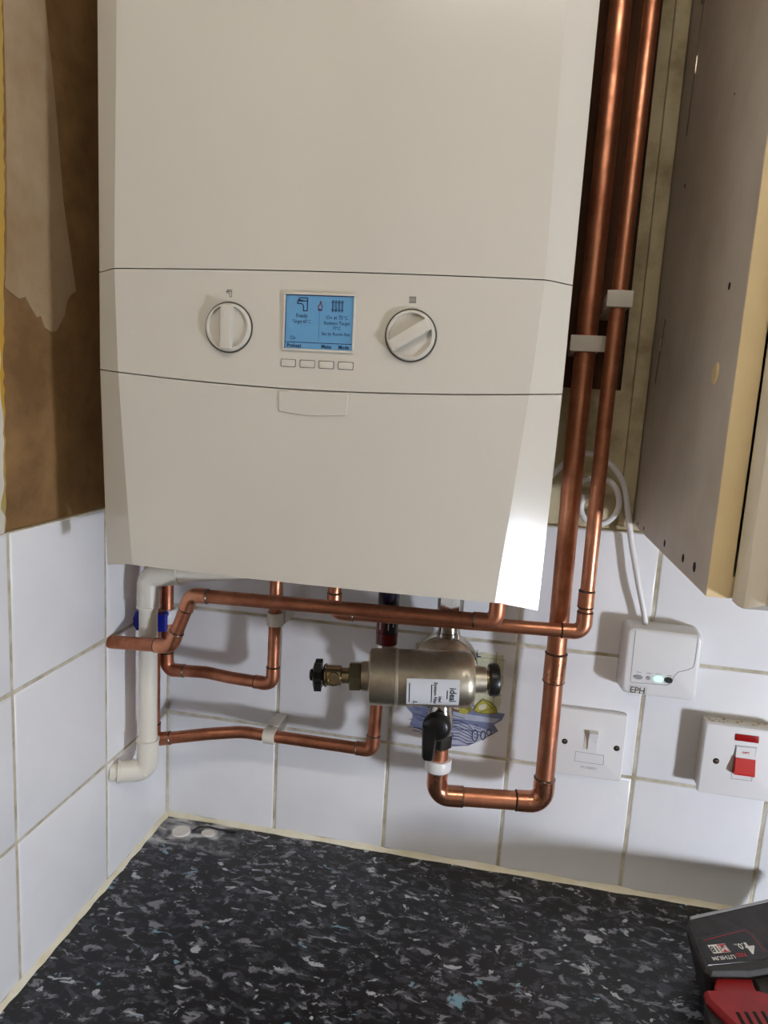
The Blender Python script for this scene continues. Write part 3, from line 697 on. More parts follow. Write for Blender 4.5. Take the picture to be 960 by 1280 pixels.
mb = MB(); mb.lathe((0.034, -0.1272, 0.352), (0, -1, 0), [(0, 0.004), (0.0009, 0.004), (0.0012, 0.0032)], 'pvc', 18); mb.build('mould_mark', e1)
mb = MB(); mb.lathe((0.0365, -0.1262, 0.1335), (0.2, -1, -0.3), [(0, 0.003), (0.0012, 0.003), (0.0015, 0.0022)], 'pvc', 18); mb.build('mould_mark', e2)

# pipe clips -------------------------------------------------------
def clip(label, x, y, z, r, h, ytop=WP, wide=None, axis='z'):
    """open saddle clip round a pipe at (x,y,z), foot reaching the wall"""
    t = thing('pipe_clip', label, 'clip', (x, ytop, z), 'white plastic pipe clips')
    mb = MB(); n = 18; ro, ri = r+0.0026, r+0.0002; vs = []; fs = []
    for k in range(n+1):
        a = PI*1.25*(k/n)-PI*0.125+PI     # band wraps the room side of the pipe
        cu, sv = math.cos(a), math.sin(a)
        for (rr, zz) in ((ro, -h/2), (ro, h/2), (ri, h/2), (ri, -h/2)):
            vs.append((x+rr*cu, y+rr*sv, z+zz) if axis == 'z' else (x+zz, y+rr*sv, z+rr*cu))
    for k in range(n):
        for c in range(4): fs.append((4*k+c, 4*k+(c+1) % 4, 4*k+4+(c+1) % 4, 4*k+4+c))
    fs += [(0, 1, 2, 3), (4*n+3, 4*n+2, 4*n+1, 4*n)]
    mb.add(vs, fs, 'clip_plastic'); mb.build('band', t, 40)
    mb = MB(); y0 = y+r+0.0004
    if axis == 'z': mb.box((x-ro, y0, z-h/2), (x+ro, ytop, z+h/2), 'clip_plastic', 0.0006)
    else: mb.box((x-h/2, y0, z-ro), (x+h/2, ytop, z+ro), 'clip_plastic', 0.0006)
    mb.build('foot', t)
    return t
CH = WP+cd
c1 = clip('white plastic clip round the thick riser beside the boiler controls', 0.5009, -0.05, 0.6615, 0.011, 0.0165, CH)
mb = MB(); mb.box((0.5009-0.017, -0.064, 0.6615-0.0082), (0.5009+0.0185, -0.0615, 0.6615+0.0082), 'clip_plastic', 0.0006); mb.build('closing_strap', c1)
c2 = clip('white plastic clip round the thinner riser near the cupboard', 0.5256, -0.082, 0.7035, 0.0076, 0.0165, CH)
mb = MB(); mb.box((0.5256-0.0125, -0.0925, 0.7035-0.008), (0.5256+0.0125, -0.0903, 0.7035+0.008), 'clip_plastic', 0.0006); mb.build('closing_strap', c2)
clip('white plastic clip holding the lowest thin copper pipe', 0.163, -0.045, 0.1638, 0.0076, 0.015, 0.0, axis='x')
clip('white plastic clip on the right leg of the copper U-shaped pipe', 0.1645, -0.045, 0.318, 0.0076, 0.016, 0.0)
# white clip nut under the filter valve
t = thing('pipe_clip', 'round white plastic clip ring under the black lever valve', 'clip', (0.3785, 0, 0.176), 'white plastic pipe clips')
mb = MB(); mb.lathe((0.3785, -0.066, 0.1640), (0, 0, 1), [(0, 0.0122), (0, 0.0148), (0.0015, 0.0158), (0.0125, 0.0158), (0.014, 0.0148), (0.014, 0.0122)], 'white_plastic', 32); mb.build('ring', t, 40)
mb = MB(); mb.box((0.3695, -0.053, 0.165), (0.3875, 0.0, 0.177), 'white_plastic', 0.001); mb.build('foot', t)
# small blue-handled valve behind the waste pipe
t = thing('stop_valve', 'small blue-handled valve behind the white waste pipe', 'valve', (0.0215, -0.045, 0.306))
mb = MB(); mb.lathe((0.0215, -0.045, 0.297), (0, 0, 1), [(0, 0.0077), (0, 0.0105), (0.002, 0.0118), (0.016, 0.0118), (0.018, 0.0105), (0.018, 0.0077)], 'white_plastic', 24); mb.build('collar', t)
mb = MB(); mb.prism([(0.0065, -0.0935, 0.3175), (0.0100, -0.0935, 0.3265), (0.0470, -0.0935, 0.3255), (0.0470, -0.0935, 0.3050), (0.0110, -0.0935, 0.3030), (0.0065, -0.0935, 0.3095)], (0, -0.0075, 0), 'blue_plastic'); mb.build('handle', t, 0)
mb = MB(); mb.lathe((0.0255, -0.0455, 0.312), (0, -1, 0), [(0.011, 0.004), (0.0485, 0.004)], 'blue_plastic', 14); mb.build('spindle', t)

# ------------------------------------------------------------------ system filter
FC = Vector((0.361, -0.122, 0.2975)); ya_, ti_ = math.radians(9), math.radians(2.2)
fx = Vector((math.cos(ya_)*math.cos(ti_), math.sin(ya_)*math.cos(ti_), math.sin(ti_))).normalized()
flt = thing('magnetic_filter', 'brass-coloured metal system filter with white label and drain tap', 'filter', (0.377, -0.06, 0.29))
mb = MB(); FR = 0.0302
prof = [(-0.0600, 0.013), (-0.0600, 0.026), (-0.0585, 0.0292), (-0.0565, 0.0300), (-0.0320, 0.0306), (-0.0312, 0.0298), (-0.0290, 0.0298), (-0.0282, FR),
        (0.0440, FR), (0.0490, 0.0288), (0.0525, 0.0255), (0.0535, 0.015), (0.0660, 0.0135)]
mb.lathe(FC, fx, prof, 'nickel', 56); body = mb.build('filter_body', flt, 28)
mb = MB(); mb.lathe(FC, fx, [(-0.0322, 0.0296), (-0.0314, 0.0312), (-0.0288, 0.0312), (-0.0280, 0.0296)], 'bright_ring', 56); mb.build('joint_ring', flt)
# right end: neck and black vent cap
mb = MB(); mb.lathe(FC, fx, [(0.060, 0.0115), (0.072, 0.0115)], 'brass', 28); mb.build('neck', flt)
mb = MB(); mb.lathe(FC, fx, [(0.0690, 0.012), (0.0690, 0.0160), (0.0705, 0.0175), (0.0770, 0.0178), (0.0798, 0.0165), (0.0806, 0.013), (0.0808, 0.002)], 'black_plastic', 36); cap = mb.build('end_cap', flt, 40)
# left end: nut, drain valve and star handle
mb = MB(); mb.lathe(FC, fx, [(-0.0680, 0.0155), (-0.058, 0.0165)], 'nickel', 28); mb.build('neck', flt)
mb = MB(); mb.lathe(FC, fx, [(-0.0818, 0.0135), (-0.0805, 0.0165), (-0.0690, 0.0165), (-0.0675, 0.0135)], 'brass', 6); mb.build('hex_nut', flt, 10)
mb = MB(); mb.lathe(FC, fx, [(-0.109, 0.0110), (-0.1075, 0.0128), (-0.1060, 0.0128), (-0.1050, 0.0112), (-0.0905, 0.0110), (-0.0890, 0.0085), (-0.0815, 0.0085)], 'brass', 28); dv = mb.build('drain_valve', flt, 30)
fo = FC-fx*0.0975; side = Vector((0, -1, 0)); side = (side-fx*side.dot(fx)).normalized()
mb = MB(); mb.lathe(fo, side, [(0.008, 0.0072), (0.0128, 0.0072), (0.0130, 0.0058), (0.0120, 0.0055), (0.0120, 0.001)], 'brass', 22); mb.build('drain_port', dv)
mb = MB(); cc = FC-fx*0.1140; up3 = fx.cross(side)
bm = bmesh.new(); vs0 = []; vs1 = []; vs2 = []
n = 40
for k in range(n):
    th = 2*PI*k/n; rr = 0.0120+0.0060*(0.5+0.5*math.cos(6*th+0.4))**1.3
    d = side*math.cos(th)+up3*math.sin(th); vs0.append(cc+d*rr-fx*0.005); vs1.append(cc+d*rr-fx*0.0045); vs2.append(cc+d*rr*0.6-fx*0.0065)
mbv = [v+fx*0.008 for v in vs0]+vs1+vs2; fs = [(k, (k+1) % n, n+(k+1) % n, n+k) for k in range(n)]+[(n+k, n+(k+1) % n, 2*n+(k+1) % n, 2*n+k) for k in range(n)]+[tuple(range(n)), tuple(range(2*n, 3*n))]
bm.free(); mb.lathe(FC, fx, [(-0.116, 0.006), (-0.106, 0.006)], 'black_plastic', 16); mb.add(mbv, fs, 'black_plastic'); mb.lathe(cc, -fx, [(0.003, 0.007), (0.0095, 0.0062), (0.0105, 0.004)], 'black_plastic', 20)
o = mb.build('star_handle', flt, 30)
# round inline housing behind, with top and bottom tails
HX, HY, HZ = 0.377, -0.0585, 0.289
mb = MB(); mb.lathe((HX, HY, HZ), (0, -1, 0), [(-0.017, 0.024), (-0.017, 0.034), (-0.013, 0.0378), (-0.002, 0.0385), (0.0035, 0.0385), (0.0045, 0.0370), (0.0065, 0.0370), (0.0075, 0.0380), (0.014, 0.0372), (0.018, 0.033), (0.020, 0.026), (0.034, 0.022)], 'nickel', 56); mb.build('inline_housing', flt, 28)
mb = MB(); mb.lathe((HX, HY, HZ), (0, -1, 0), [(0.0036, 0.0382), (0.0040, 0.0392), (0.0070, 0.0392), (0.0074, 0.0382)], 'chrome', 56); mb.build('clamp_ring', flt)
mb = MB(); mb.lathe((HX+0.002, HY, HZ+0.030), (0, 0, 1), [(0, 0.014), (0.012, 0.0135), (0.0125, 0.0125), (0.0300, 0.0120)], 'chrome', 32); mb.build('tail', flt, 30)
mb = MB(); mb.lathe((HX+0.002, HY, HZ+0.058), (0, 0, 1), [(0, 0.0150), (0.03, 0.0150), (0.0305, 0.012), (0.05, 0.012)], 'chrome', 8); mb.build('union_nut', flt, 20)
mb = MB(); mb.lathe((HX+0.002, HY+0.001, 0.382), (0, 0, 1), [(0, 0.011), (0.004, 0.0118), (0.030, 0.0125), (0.034, 0.0165), (0.046, 0.0165)], 'black_plastic', 28); mb.build('boiler_connector', flt, 30)
mb = MB(); mb.lathe((HX, HY-0.002, HZ-0.030), (0, 0, -1), [(0, 0.0125), (0.010, 0.0112), (0.028, 0.0112), (0.029, 0.0135), (0.05, 0.0135)], 'nickel', 32); mb.build('tail', flt, 30)
# paper label wrapped on the cylinder
lu = Vector((0, -1, 0)); lu = (lu-fx*lu.dot(fx)).normalized(); lv = fx.cross(lu); lv = lv if lv.z > 0 else -lv
def cyl(s, a, rr):          # s along axis, a arc length upwards from the front line
    th = a/FR; return FC+fx*s+(lu*math.cos(th)+lv*math.sin(th))*rr
la0, la1, ls0, ls1 = -0.0215, 0.0105, -0.0195, 0.0355
mb = MB(); n = 12; vs = []; fs = []
for k in range(n+1):
    a = la0+(la1-la0)*k/n; vs += [cyl(ls0, a, FR+0.00035), cyl(ls1, a, FR+0.00035), cyl(ls0, a, FR-0.0004), cyl(ls1, a, FR-0.0004)]
for k in range(n): fs += [(4*k, 4*k+4, 4*k+5, 4*k+1), (4*k, 4*k+2, 4*k+6, 4*k+4), (4*k+1, 4*k+5, 4*k+7, 4*k+3)]
fs += [(0, 1, 3, 2), (4*n, 4*n+2, 4*n+3, 4*n+1)]
mb.add(vs, fs, 'paper'); lab = mb.build('label', flt, 40); lab['label'] = 'white paper label with black lettering'
mb = MB(); rr = FR+0.00055
def lab_text(txt, size, s, a, width=None, bold=False):   # reads downwards: x -> -arc, y -> +axis
    put_text(mb, txt, size, (0, 0, 0), (1, 0, 0), (0, 1, 0), 'print_black', bold, width, fn=lambda x, y: cyl(s+y, a-x, rr))
lab_text('ideal', 0.0098, 0.0285, -0.0065, 0.0165, True)
lab_text('Ideal', 0.0046, 0.0155, -0.0120, 0.0080, True)
lab_text('System Filter', 0.0052, 0.0105, -0.0060, 0.0270, True)
def small_print(s0, a0, a1, wd):       # lines too small to read: broken strokes
    a = a0
    while a > a1:
        l = random.uniform(0.0008, 0.0026); stroke(mb, [(s0, a), (s0, max(a-l, a1))], wd, 'print_black', lambda s, q_: cyl(s, q_, rr)); a -= l+0.0008
small_print(0.0228, -0.0015, -0.0115, 0.0010); small_print(0.0065, 0.0045, -0.0165, 0.0010); small_print(-0.0165, 0.0055, -0.0175, 0.0010)
stroke(mb, [(-0.0060, -0.0170), (-0.0100, -0.0150), (-0.0100, -0.0190), (-0.0060, -0.0170)], 0.0007, 'print_black', lambda s, a: cyl(s-0.002, a, rr))
mb.build('label_print', lab, 0)
# lever valve under the filter
vx, vy = 0.3772, -0.0645
t2 = thing('lever_valve', 'chrome isolating valve with black lever under the system filter', 'valve', (vx, vy, 0.19))
mb = MB(); mb.lathe((vx, vy, 0.2105), (0, 0, 1), [(0, 0.0105), (0.002, 0.0135), (0.010, 0.0150), (0.022, 0.0150), (0.032, 0.0125), (0.036, 0.0120)], 'chrome', 32); mb.build('valve_body', t2, 30)
mb = MB(); mb.lathe((vx, vy, 0.1925), (0, 0, 1), [(0, 0.0125), (0.0012, 0.0160), (0.0168, 0.0160), (0.018, 0.0125)], 'chrome', 6); mb.build('hex_nut', t2, 10)
mb = MB(); mb.lathe((vx, vy, 0.1860), (0, 0, 1), [(0, 0.0112), (0.004, 0.0124), (0.0066, 0.0120)], 'brass', 28); mb.build('olive', t2, 30)
mb = MB(); mb.lathe((vx-0.002, vy, 0.2265), (0, -1, 0), [(0.010, 0.009), (0.016, 0.0100), (0.0165, 0.0158), (0.020, 0.0166), (0.026, 0.0160), (0.0295, 0.0125), (0.0305, 0.004)], 'black_plastic', 36); lv_ = mb.build('lever', t2, 40)
mb = MB(); ax_, ay_ = vx-0.009, vy-0.030
vs = []; fs = []
secs = [(0.228, 0.0085, -0.014, 0.0), (0.215, 0.0082, -0.0145, -0.001), (0.202, 0.0075, -0.0160, -0.003), (0.192, 0.0068, -0.0165, -0.004), (0.1885, 0.005, -0.0150, -0.005)]
for (z, hw, yo, yi) in secs:
    for (a, c) in ((-1, 0.2), (-0.8, 0), (0.8, 0), (1, 0.2), (1, 0.9), (-1, 0.9)):
        vs.append((ax_+a*hw, vy-0.017+yo*(1-c)+yi*c, z))
for k in range(len(secs)-1):
    for c in range(6): fs.append((6*k+c, 6*k+(c+1) % 6, 6*k+6+(c+1) % 6, 6*k+6+c))
fs += [tuple(range(6)), tuple(6*(len(secs)-1)+c for c in range(6))]
mb.add(vs, fs, 'black_plastic'); mb.build('lever_arm', lv_, 30)

# wrapped return connector (dark red and black label)
t = thing('wrapped_connector', 'boiler tail wrapped in a dark red and black label', 'connector', (0.3045, -0.058, 0.305))
hx, hy = 0.3065, -0.056
mb = MB(); mb.lathe((hx, hy, 0.3075), (0, 0, 1), [(0, 0.0120), (0.0008, 0.0126), (0.115, 0.0126)], 'label_navy', 36); sl = mb.build('sleeve', t, 40)
def ring_patch(z0, z1, a0, a1, rr=0.0129, n=10):
    mb = MB(); vs = []; fs = []
    for k in range(n+1):
        a = a0+(a1-a0)*k/n
        for z in (z0, z1): vs.append((hx+rr*math.sin(a), hy-rr*math.cos(a), z))
    for k in range(n): fs.append((2*k, 2*k+2, 2*k+3, 2*k+1))
    mb.add(vs, fs, 'label_red'); mb.build('red_band', sl, 40)
ring_patch(0.308, 0.322, -PI, PI, n=30); ring_patch(0.3225, 0.352, -PI*0.55, -0.05); ring_patch(0.395, 0.40, -PI*0.5, PI*0.5, 0.0129, 16)
for a0, z, width, wd in ((-0.55, 0.337, 0.018, 0.0016), (0.25, 0.334, 0.012, 0.0012), (0.7, 0.337, 0.010, 0.0012)):     # print too small to read
    mb = MB(); x = -width/2
    while x < width/2:
        l = random.uniform(0.0006, 0.0016)
        stroke(mb, [(x, 0), (min(x+l, width/2), 0)], wd, 'print_white', lambda x_, y_: (hx+0.0131*math.sin(a0-y_/0.0126), hy-0.0131*math.cos(a0-y_/0.0126), z+x_)); x += l+wd+0.0006
    o = mb.build('sleeve_print', sl, 0); o['kind'] = 'stuff'
mb = MB(); mb.lathe((hx-0.001, hy, 0.270), (0, 0, 1), [(0, 0.0095), (0.001, 0.0130), (0.016, 0.0130), (0.018, 0.0095), (0.030, 0.0100), (0.034, 0.0122), (0.0376, 0.0122)], 'chrome', 20); mb.build('valve_tail', t, 25)
mb = MB(); mb.lathe((0.2985, -0.045, 0.252), (0.08, -0.09, 1), [(0, 0.0085), (0.001, 0.0118), (0.012, 0.0118), (0.0135, 0.009), (0.021, 0.009)], 'white_plastic', 24); mb.build('collar', t, 30)

# ------------------------------------------------------------------ cable with its loop
t = thing('cable', 'white cable looping behind the risers down to the receiver box', 'cable', (0.60, -0.01, 0.35))
def spline(pts, n=8):
    P = [Vector(p) for p in pts]; out = []
    for i in range(len(P)-1):
        a, b_, c, d = P[max(i-1, 0)], P[i], P[i+1], P[min(i+2, len(P)-1)]
        for k in range(n):
            f = k/n; out.append(0.5*((2*b_)+(c-a)*f+(2*a-5*b_+4*c-d)*f*f+(3*b_-a-3*c+d)*f**3))
    out.append(P[-1]); return out
mb = MB(); mb.sweep(spline([(0.603, -0.012, 0.344), (0.600, -0.014, 0.362), (0.590, -0.016, 0.395), (0.578, -0.014, 0.440), (0.5695, -0.012, 0.478), (0.5615, -0.012, 0.510), (0.548, -0.014, 0.530), (0.530, -0.017, 0.5415), (0.515, -0.018, 0.544), (0.500, -0.016, 0.538), (0.487, -0.014, 0.524), (0.472, -0.012, 0.505)]), 0.0034, 'white_plastic', 14); mb.build('sheath', t, 60)
mb = MB(); mb.sweep(spline([(0.500, -0.012, 0.498), (0.510, -0.013, 0.508), (0.523, -0.014, 0.516), (0.538, -0.015, 0.517), (0.551, -0.015, 0.509), (0.5575, -0.015, 0.494), (0.556, -0.015, 0.479), (0.547, -0.014, 0.468), (0.535, -0.013, 0.464), (0.524, -0.013, 0.467), (0.517, -0.012, 0.480), (0.519, -0.012, 0.497)]), 0.0034, 'white_plastic', 14); mb.build('loop', t, 60)

# ------------------------------------------------------------------ receiver box
t = thing('receiver_box', 'white wireless receiver box with green light below the cupboard', 'receiver', (0.622, 0, 0.27))
def rbox(x0, x1, z0, z1, y0, y1, rad, m, n=6, cut=None, taper=0.0, edge=0.003):
    mb = MB(); pts = []
    for (cx, cz, a0) in ((x1-rad, z1-rad, 0), (x0+rad, z1-rad, PI/2), (x0+rad, z0+rad, PI), (x1-rad, z0+rad, 1.5*PI)):
        for k in range(n+1):
            a = a0+PI/2*k/n; pts.append((cx+rad*math.cos(a), cz+rad*math.sin(a)))
    mx, mz = (x0+x1)/2, (z0+z1)/2; N_ = len(pts)
    def rg(y, ins):
        return [(mx+(x-mx)*(1-2*ins/(x1-x0)), y, mz+(z-mz)*(1-2*ins/(z1-z0))) for x, z in pts]
    rings = [rg(y0, 0), rg(y0+(y1-y0)*0.3, 0), rg(y1-(-edge if y1 < y0 else edge), taper)]
    for q_ in (0.35, 0.7, 1.0):
        rings.append(rg(y1+edge*(1-math.sin(q_*PI/2)), taper+edge*(1-math.cos(q_*PI/2))))
    vs = [v for r_ in rings for v in r_]; fs = []
    for r_ in range(len(rings)-1):
        for k in range(N_): fs.append((r_*N_+k, r_*N_+(k+1) % N_, (r_+1)*N_+(k+1) % N_, (r_+1)*N_+k))
    fs += [tuple(range(N_)), tuple((len(rings)-1)*N_+k for k in range(N_))]
    mb.add(vs, fs, m); return mb
ex0, ex1, ez0, ez1, ey = 0.5790, 0.6640, 0.2705, 0.3520, -0.031
mb = rbox(ex0, ex1, ez0, ez1, 0.0, ey, 0.008, 'white_plastic', taper=0.0012, edge=0.004); rb = mb.build('housing', t, 30)
fn = lambda x, z: (x, ey-0.00025, z)
mb = MB(); pts = [(0.5888, 0.3485), (0.5895, 0.2875), (0.5915, 0.2862), (0.6300, 0.2880), (0.6345, 0.2915), (0.6360, 0.2990), (0.6400, 0.3050), (0.6500, 0.3090), (0.6550, 0.3125), (0.6562, 0.3190), (0.6562, 0.3490)]
stroke(mb, pts, 0.0006, 'grey_plastic', fn); mb.build('lid_line', t, 0)
for (x, z, rx, rz, m, nm) in ((0.5975, 0.2935, 0.0050, 0.0026, 'grey_plastic', 'slide_switch'), (0.6085, 0.2938, 0.0022, 0.0022, 'grey_plastic', 'small_button'),
                              (0.6195, 0.2940, 0.0052, 0.0036, 'led_green', 'green_light'), (0.6306, 0.2942, 0.0045, 0.0034, 'black_rubber', 'dark_button')):
    mb = MB(); n = 20; vs = [(x+rx*math.cos(2*PI*k/n), ey+0.001, z+rz*math.sin(2*PI*k/n)) for k in range(n)]+[(x+rx*math.cos(2*PI*k/n), ey-0.0008, z+rz*math.sin(2*PI*k/n)) for k in range(n)]
    mb.add(vs, [tuple(range(n, 2*n))]+[(k, (k+1) % n, n+(k+1) % n, n+k) for k in range(n)], m); mb.build(nm, t, 30)
mb = MB(); put_text(mb, 'EPH', 0.0105, (0.5985, ey-0.0003, 0.2772), (1, 0, 0), (0, 0, 1), 'case_print', True, 0.0160)
stroke(mb, [(0.5892, 0.2712), (0.6080, 0.2712), (0.6080, 0.2828), (0.5892, 0.2828), (0.5892, 0.2712)], 0.0003, 'grey_plastic', fn)
for x in (0.5975, 0.6085, 0.6190, 0.6310): stroke(mb, [(x-0.0022, 0.2995), (x+0.0022, 0.2995)], 0.0007, 'grey_plastic', fn)
mb.build('brand_print', rb, 0)

# ------------------------------------------------------------------ fused spur
t = thing('fused_switch', 'white fused switch plate half behind the thick copper pipe', 'switch', (0.555, 0, 0.193))
px0, px1, pz0, pz1, py = 0.5105, 0.5965, 0.1495, 0.2355, -0.0085
mb = rbox(px0, px1, pz0, pz1, 0.0, py, 0.003, 'white_plastic', edge=0.002); pl = mb.build('plate', t, 30)
fn = lambda x, z: (x, py-0.0002, z)
mb = MB(); mb.add([(0.5490, py-0.0005, 0.2115), (0.5490, py-0.0005, 0.1865), (0.5640, py-0.0005, 0.1865), (0.5640, py-0.0005, 0.2115), (0.5490, py+0.001, 0.2115), (0.5490, py+0.001, 0.1865), (0.5640, py+0.001, 0.1865), (0.5640, py+0.001, 0.2115)],
    [(0, 1, 2, 3), (0, 4, 5, 1), (1, 5, 6, 2), (2, 6, 7, 3), (3, 7, 4, 0)], 'clip_plastic'); mb.build('switch_surround', t, 0)
mb = MB(); mb.prism([(0.5535, py+0.001, 0.2112), (0.5535, py-0.0068, 0.2100), (0.5535, py-0.0030, 0.1985), (0.5535, py-0.0018, 0.1870), (0.5535, py+0.001, 0.1868)], (0.0102, 0, 0), 'white_plastic'); mb.build('rocker', t, 0)
mb = MB(); stroke(mb, [(0.5405, 0.1815), (0.5400, 0.1690), (0.5740, 0.1690), (0.5735, 0.1812), (0.5405, 0.1815)], 0.0005, 'grey_plastic', fn); mb.build('fuse_holder', t, 0)
mb = MB(); put_text(mb, 'FUSED', 0.0040, (0.5575, py-0.0002, 0.1625), (1, 0, 0), (0, 0, 1), 'grey_plastic', False, 0.0180); mb.build('fused_lettering', pl, 0)
def screw(x, z, y, t_):
    mb = MB(); mb.lathe((x, y+0.002, z), (0, -1, 0), [(0, 0.0035), (0.0022, 0.0035)], 'dark_hole', 20)
    s_ = mb.build('screw', t_, 30)
    mb = MB(); mb.lathe((x+0.0004, y+0.0018, z-0.0003), (0, -1, 0), [(0, 0.0027), (0.0027, 0.0024), (0.0029, 0.0015)], 'chrome', 18); mb.box((x-0.0022, y-0.0013, z-0.0004), (x+0.003, y-0.0008, z+0.0002), 'dark_hole'); mb.build('screw_head', s_, 30)
screw(0.5262, 0.1925, py, t); screw(0.5873, 0.1925, py, t)

# ------------------------------------------------------------------ cooker switch
t = thing('cooker_switch', 'white cooker switch with red rocker at the right edge', 'switch', (0.722, 0, 0.204))
kx0, kx1, kz0, kz1, ky = 0.6785, 0.7645, 0.1605, 0.2465, -0.026
mb = MB(); mb.box((kx0+0.002, -0.0195, kz0+0.0015), (kx1-0.002, 0.0, kz1-0.0015), 'clip_plastic', 0.0015); mb.build('pattress', t)
mb = rbox(kx0, kx1, kz0, kz1, -0.0195, ky, 0.003, 'white_plastic', edge=0.002); pl = mb.build('plate', t, 30)
fn = lambda x, z: (x, ky-0.0002, z)
mb = MB(); mb.box((0.7110, ky-0.0014, 0.2305), (0.7362, ky+0.001, 0.2385), 'neon_red', 0.0008); mb.build('neon_window', t)
mb = MB(); stroke(mb, [(0.7125, 0.2245), (0.7130, 0.1835), (0.7350, 0.1835), (0.7350, 0.2248), (0.7125, 0.2245)], 0.0006, 'grey_plastic', fn); mb.build('switch_surround', t, 0)
mb = MB(); mb.prism([(0.7138, ky+0.001, 0.2240), (0.7138, ky-0.0010, 0.2238), (0.7138, ky-0.0028, 0.2110), (0.7138, ky-0.0028, 0.2090), (0.7138, ky+0.001, 0.2090)], (0.0205, 0, 0), 'white_plastic'); mb.build('rocker_top', t, 0)
mb = MB(); mb.prism([(0.7134, ky+0.001, 0.2110), (0.7134, ky-0.0040, 0.2110), (0.7134, ky-0.0046, 0.2075), (0.7134, ky-0.0085, 0.1945), (0.7134, ky-0.0080, 0.1925), (0.7134, ky+0.001, 0.1900)], (0.0213, 0, 0), 'red_plastic'); mb.build('rocker', t, 20)
mb = MB(); put_text(mb, 'OFF', 0.0034, (0.7240, ky-0.0024, 0.2175), (1, 0, 0), (0, 0.14, 1), 'red_plastic', False, 0.0080); mb.build('off_lettering', pl, 0)
screw(0.6945, 0.2020, ky, t)
mb = MB()
for k in range(26):
    x = random.uniform(kx0+0.004, kx1-0.004); s_ = random.uniform(0.0006, 0.0017); y = random.uniform(-0.017, -0.004)
    mb.lathe((x, y, kz1-0.0018), (0, 0, 1), [(0, s_*1.6), (s_*0.6, s_*1.2), (s_, s_*0.4)], 'grout', 6)
o = mb.build('plaster_crumbs', t, 60); o['kind'] = 'stuff'

# ------------------------------------------------------------------ cordless tool lying on the worktop
t = thing('cordless_tool', 'red and black cordless power tool lying on the worktop corner', 'power tool', (0.70, -0.15, 0.0))
def slab(poly, z0, z1, m, ins=0.003, ch=0.003, ins0=None):
    n = len(poly); cx = sum(p[0] for p in poly)/n; cy = sum(p[1] for p in poly)/n; mb = MB(); vs = []
    def rg(z, k):
        out = []
        for x, y in poly:
            d = Vector((cx-x, cy-y)); d = d.normalized()*min(k, d.length); out.append((x+d.x, y+d.y, z))
        return out
    rings = [rg(z0, ins0 or ins), rg(z0+ch, ins0 or 0), rg(z1-ch, 0), rg(z1-ch*0.3, ins*0.5), rg(z1, ins)]
    vs = [v for r_ in rings for v in r_]; fs = []
    for r_ in range(4):
        for k in range(n): fs.append((r_*n+k, r_*n+(k+1) % n, (r_+1)*n+(k+1) % n, (r_+1)*n+k))
    fs += [tuple(range(n)), tuple(4*n+k for k in range(n))]
    mb.add(vs, fs, m); return mb
BZ = 0.062
bat = [(0.6621, -0.1115), (0.6570, -0.1225), (0.6587, -0.1471), (0.6610, -0.1800), (0.6665, -0.1842), (0.7046, -0.1754), (0.765, -0.1480), (0.800, -0.1320), (0.815, -0.0540), (0.800, -0.0365), (0.759, -0.0572)]
mb = slab(bat, 0.0006, BZ-0.002, 'tool_black', 0.003, 0.005, 0.016); batt = mb.build('battery', t, 25)
mb = slab([(0.6645, -0.1125), (0.759, -0.0602), (0.800, -0.0395), (0.7995, -0.0365), (0.7585, -0.0572), (0.6635, -0.1095)], BZ-0.010, BZ-0.001, 'grey_plastic', 0.0006, 0.001); mb.build('battery_rim', batt, 25)
lb = [(0.6655, -0.1408), (0.7175, -0.1116), (0.7250, -0.1185), (0.7330, -0.1470), (0.7240, -0.1545), (0.6650, -0.1765)]
mb = slab(lb, BZ-0.006, BZ-0.0012, 'tool_label', 0.001, 0.0006); bl = mb.build('battery_label', batt, 0)
mb = MB()
ex = Vector((-0.936, -0.352, 0)).normalized(); ey_ = Vector((0.30, -0.954, 0)).normalized()     # lettering is upside down to the camera
Z = BZ-0.0010
put_text(mb, '4', 0.0205, (0.7148, -0.1407, Z), ex, ey_, 'print_white', True, 0.0105)
put_text(mb, '.0', 0.0105, (0.7062, -0.1410, Z), ex, ey_, 'print_white', True, 0.0068)
put_text(mb, 'Ah', 0.0034, (0.7005, -0.1405, Z), ex, ey_, 'print_white', False)
a = Vector((0.6822, -0.1507, Z))
def lq(c, hw, hh, m): mb.add([c+ex*hw+ey_*hh, c-ex*hw+ey_*hh, c-ex*hw-ey_*hh, c+ex*hw-ey_*hh], [(0, 1, 2, 3)], m)
lq(a, 0.0098, 0.0056, 'print_white')
up = Vector((0, 0, 0.0001))
lq(a-ex*0.0049+up, 0.0046, 0.0052, 'print_red')
put_text(mb, 'M', 0.0105, a-ex*0.0049+up*2, ex, ey_, 'print_white', True, 0.0074)
put_text(mb, '18', 0.0105, a+ex*0.0049+up*2, ex, ey_, 'print_black', True, 0.0078)
put_text(mb, 'RED', 0.0066, Vector((0.7018, -0.1540, Z)), ex, ey_, 'print_red', True, 0.0120)
put_text(mb, 'LITHIUM', 0.0066, Vector((0.6835, -0.1622, Z)), ex, ey_, 'print_white', True, 0.0250)
stroke(mb, [(0.6700, -0.1425), (0.7165, -0.1160), (0.7222, -0.1215), (0.7280, -0.1440)], 0.0007, 'print_red', lambda x, y: (x, y, Z))
mb.build('battery_lettering', bl, 0)
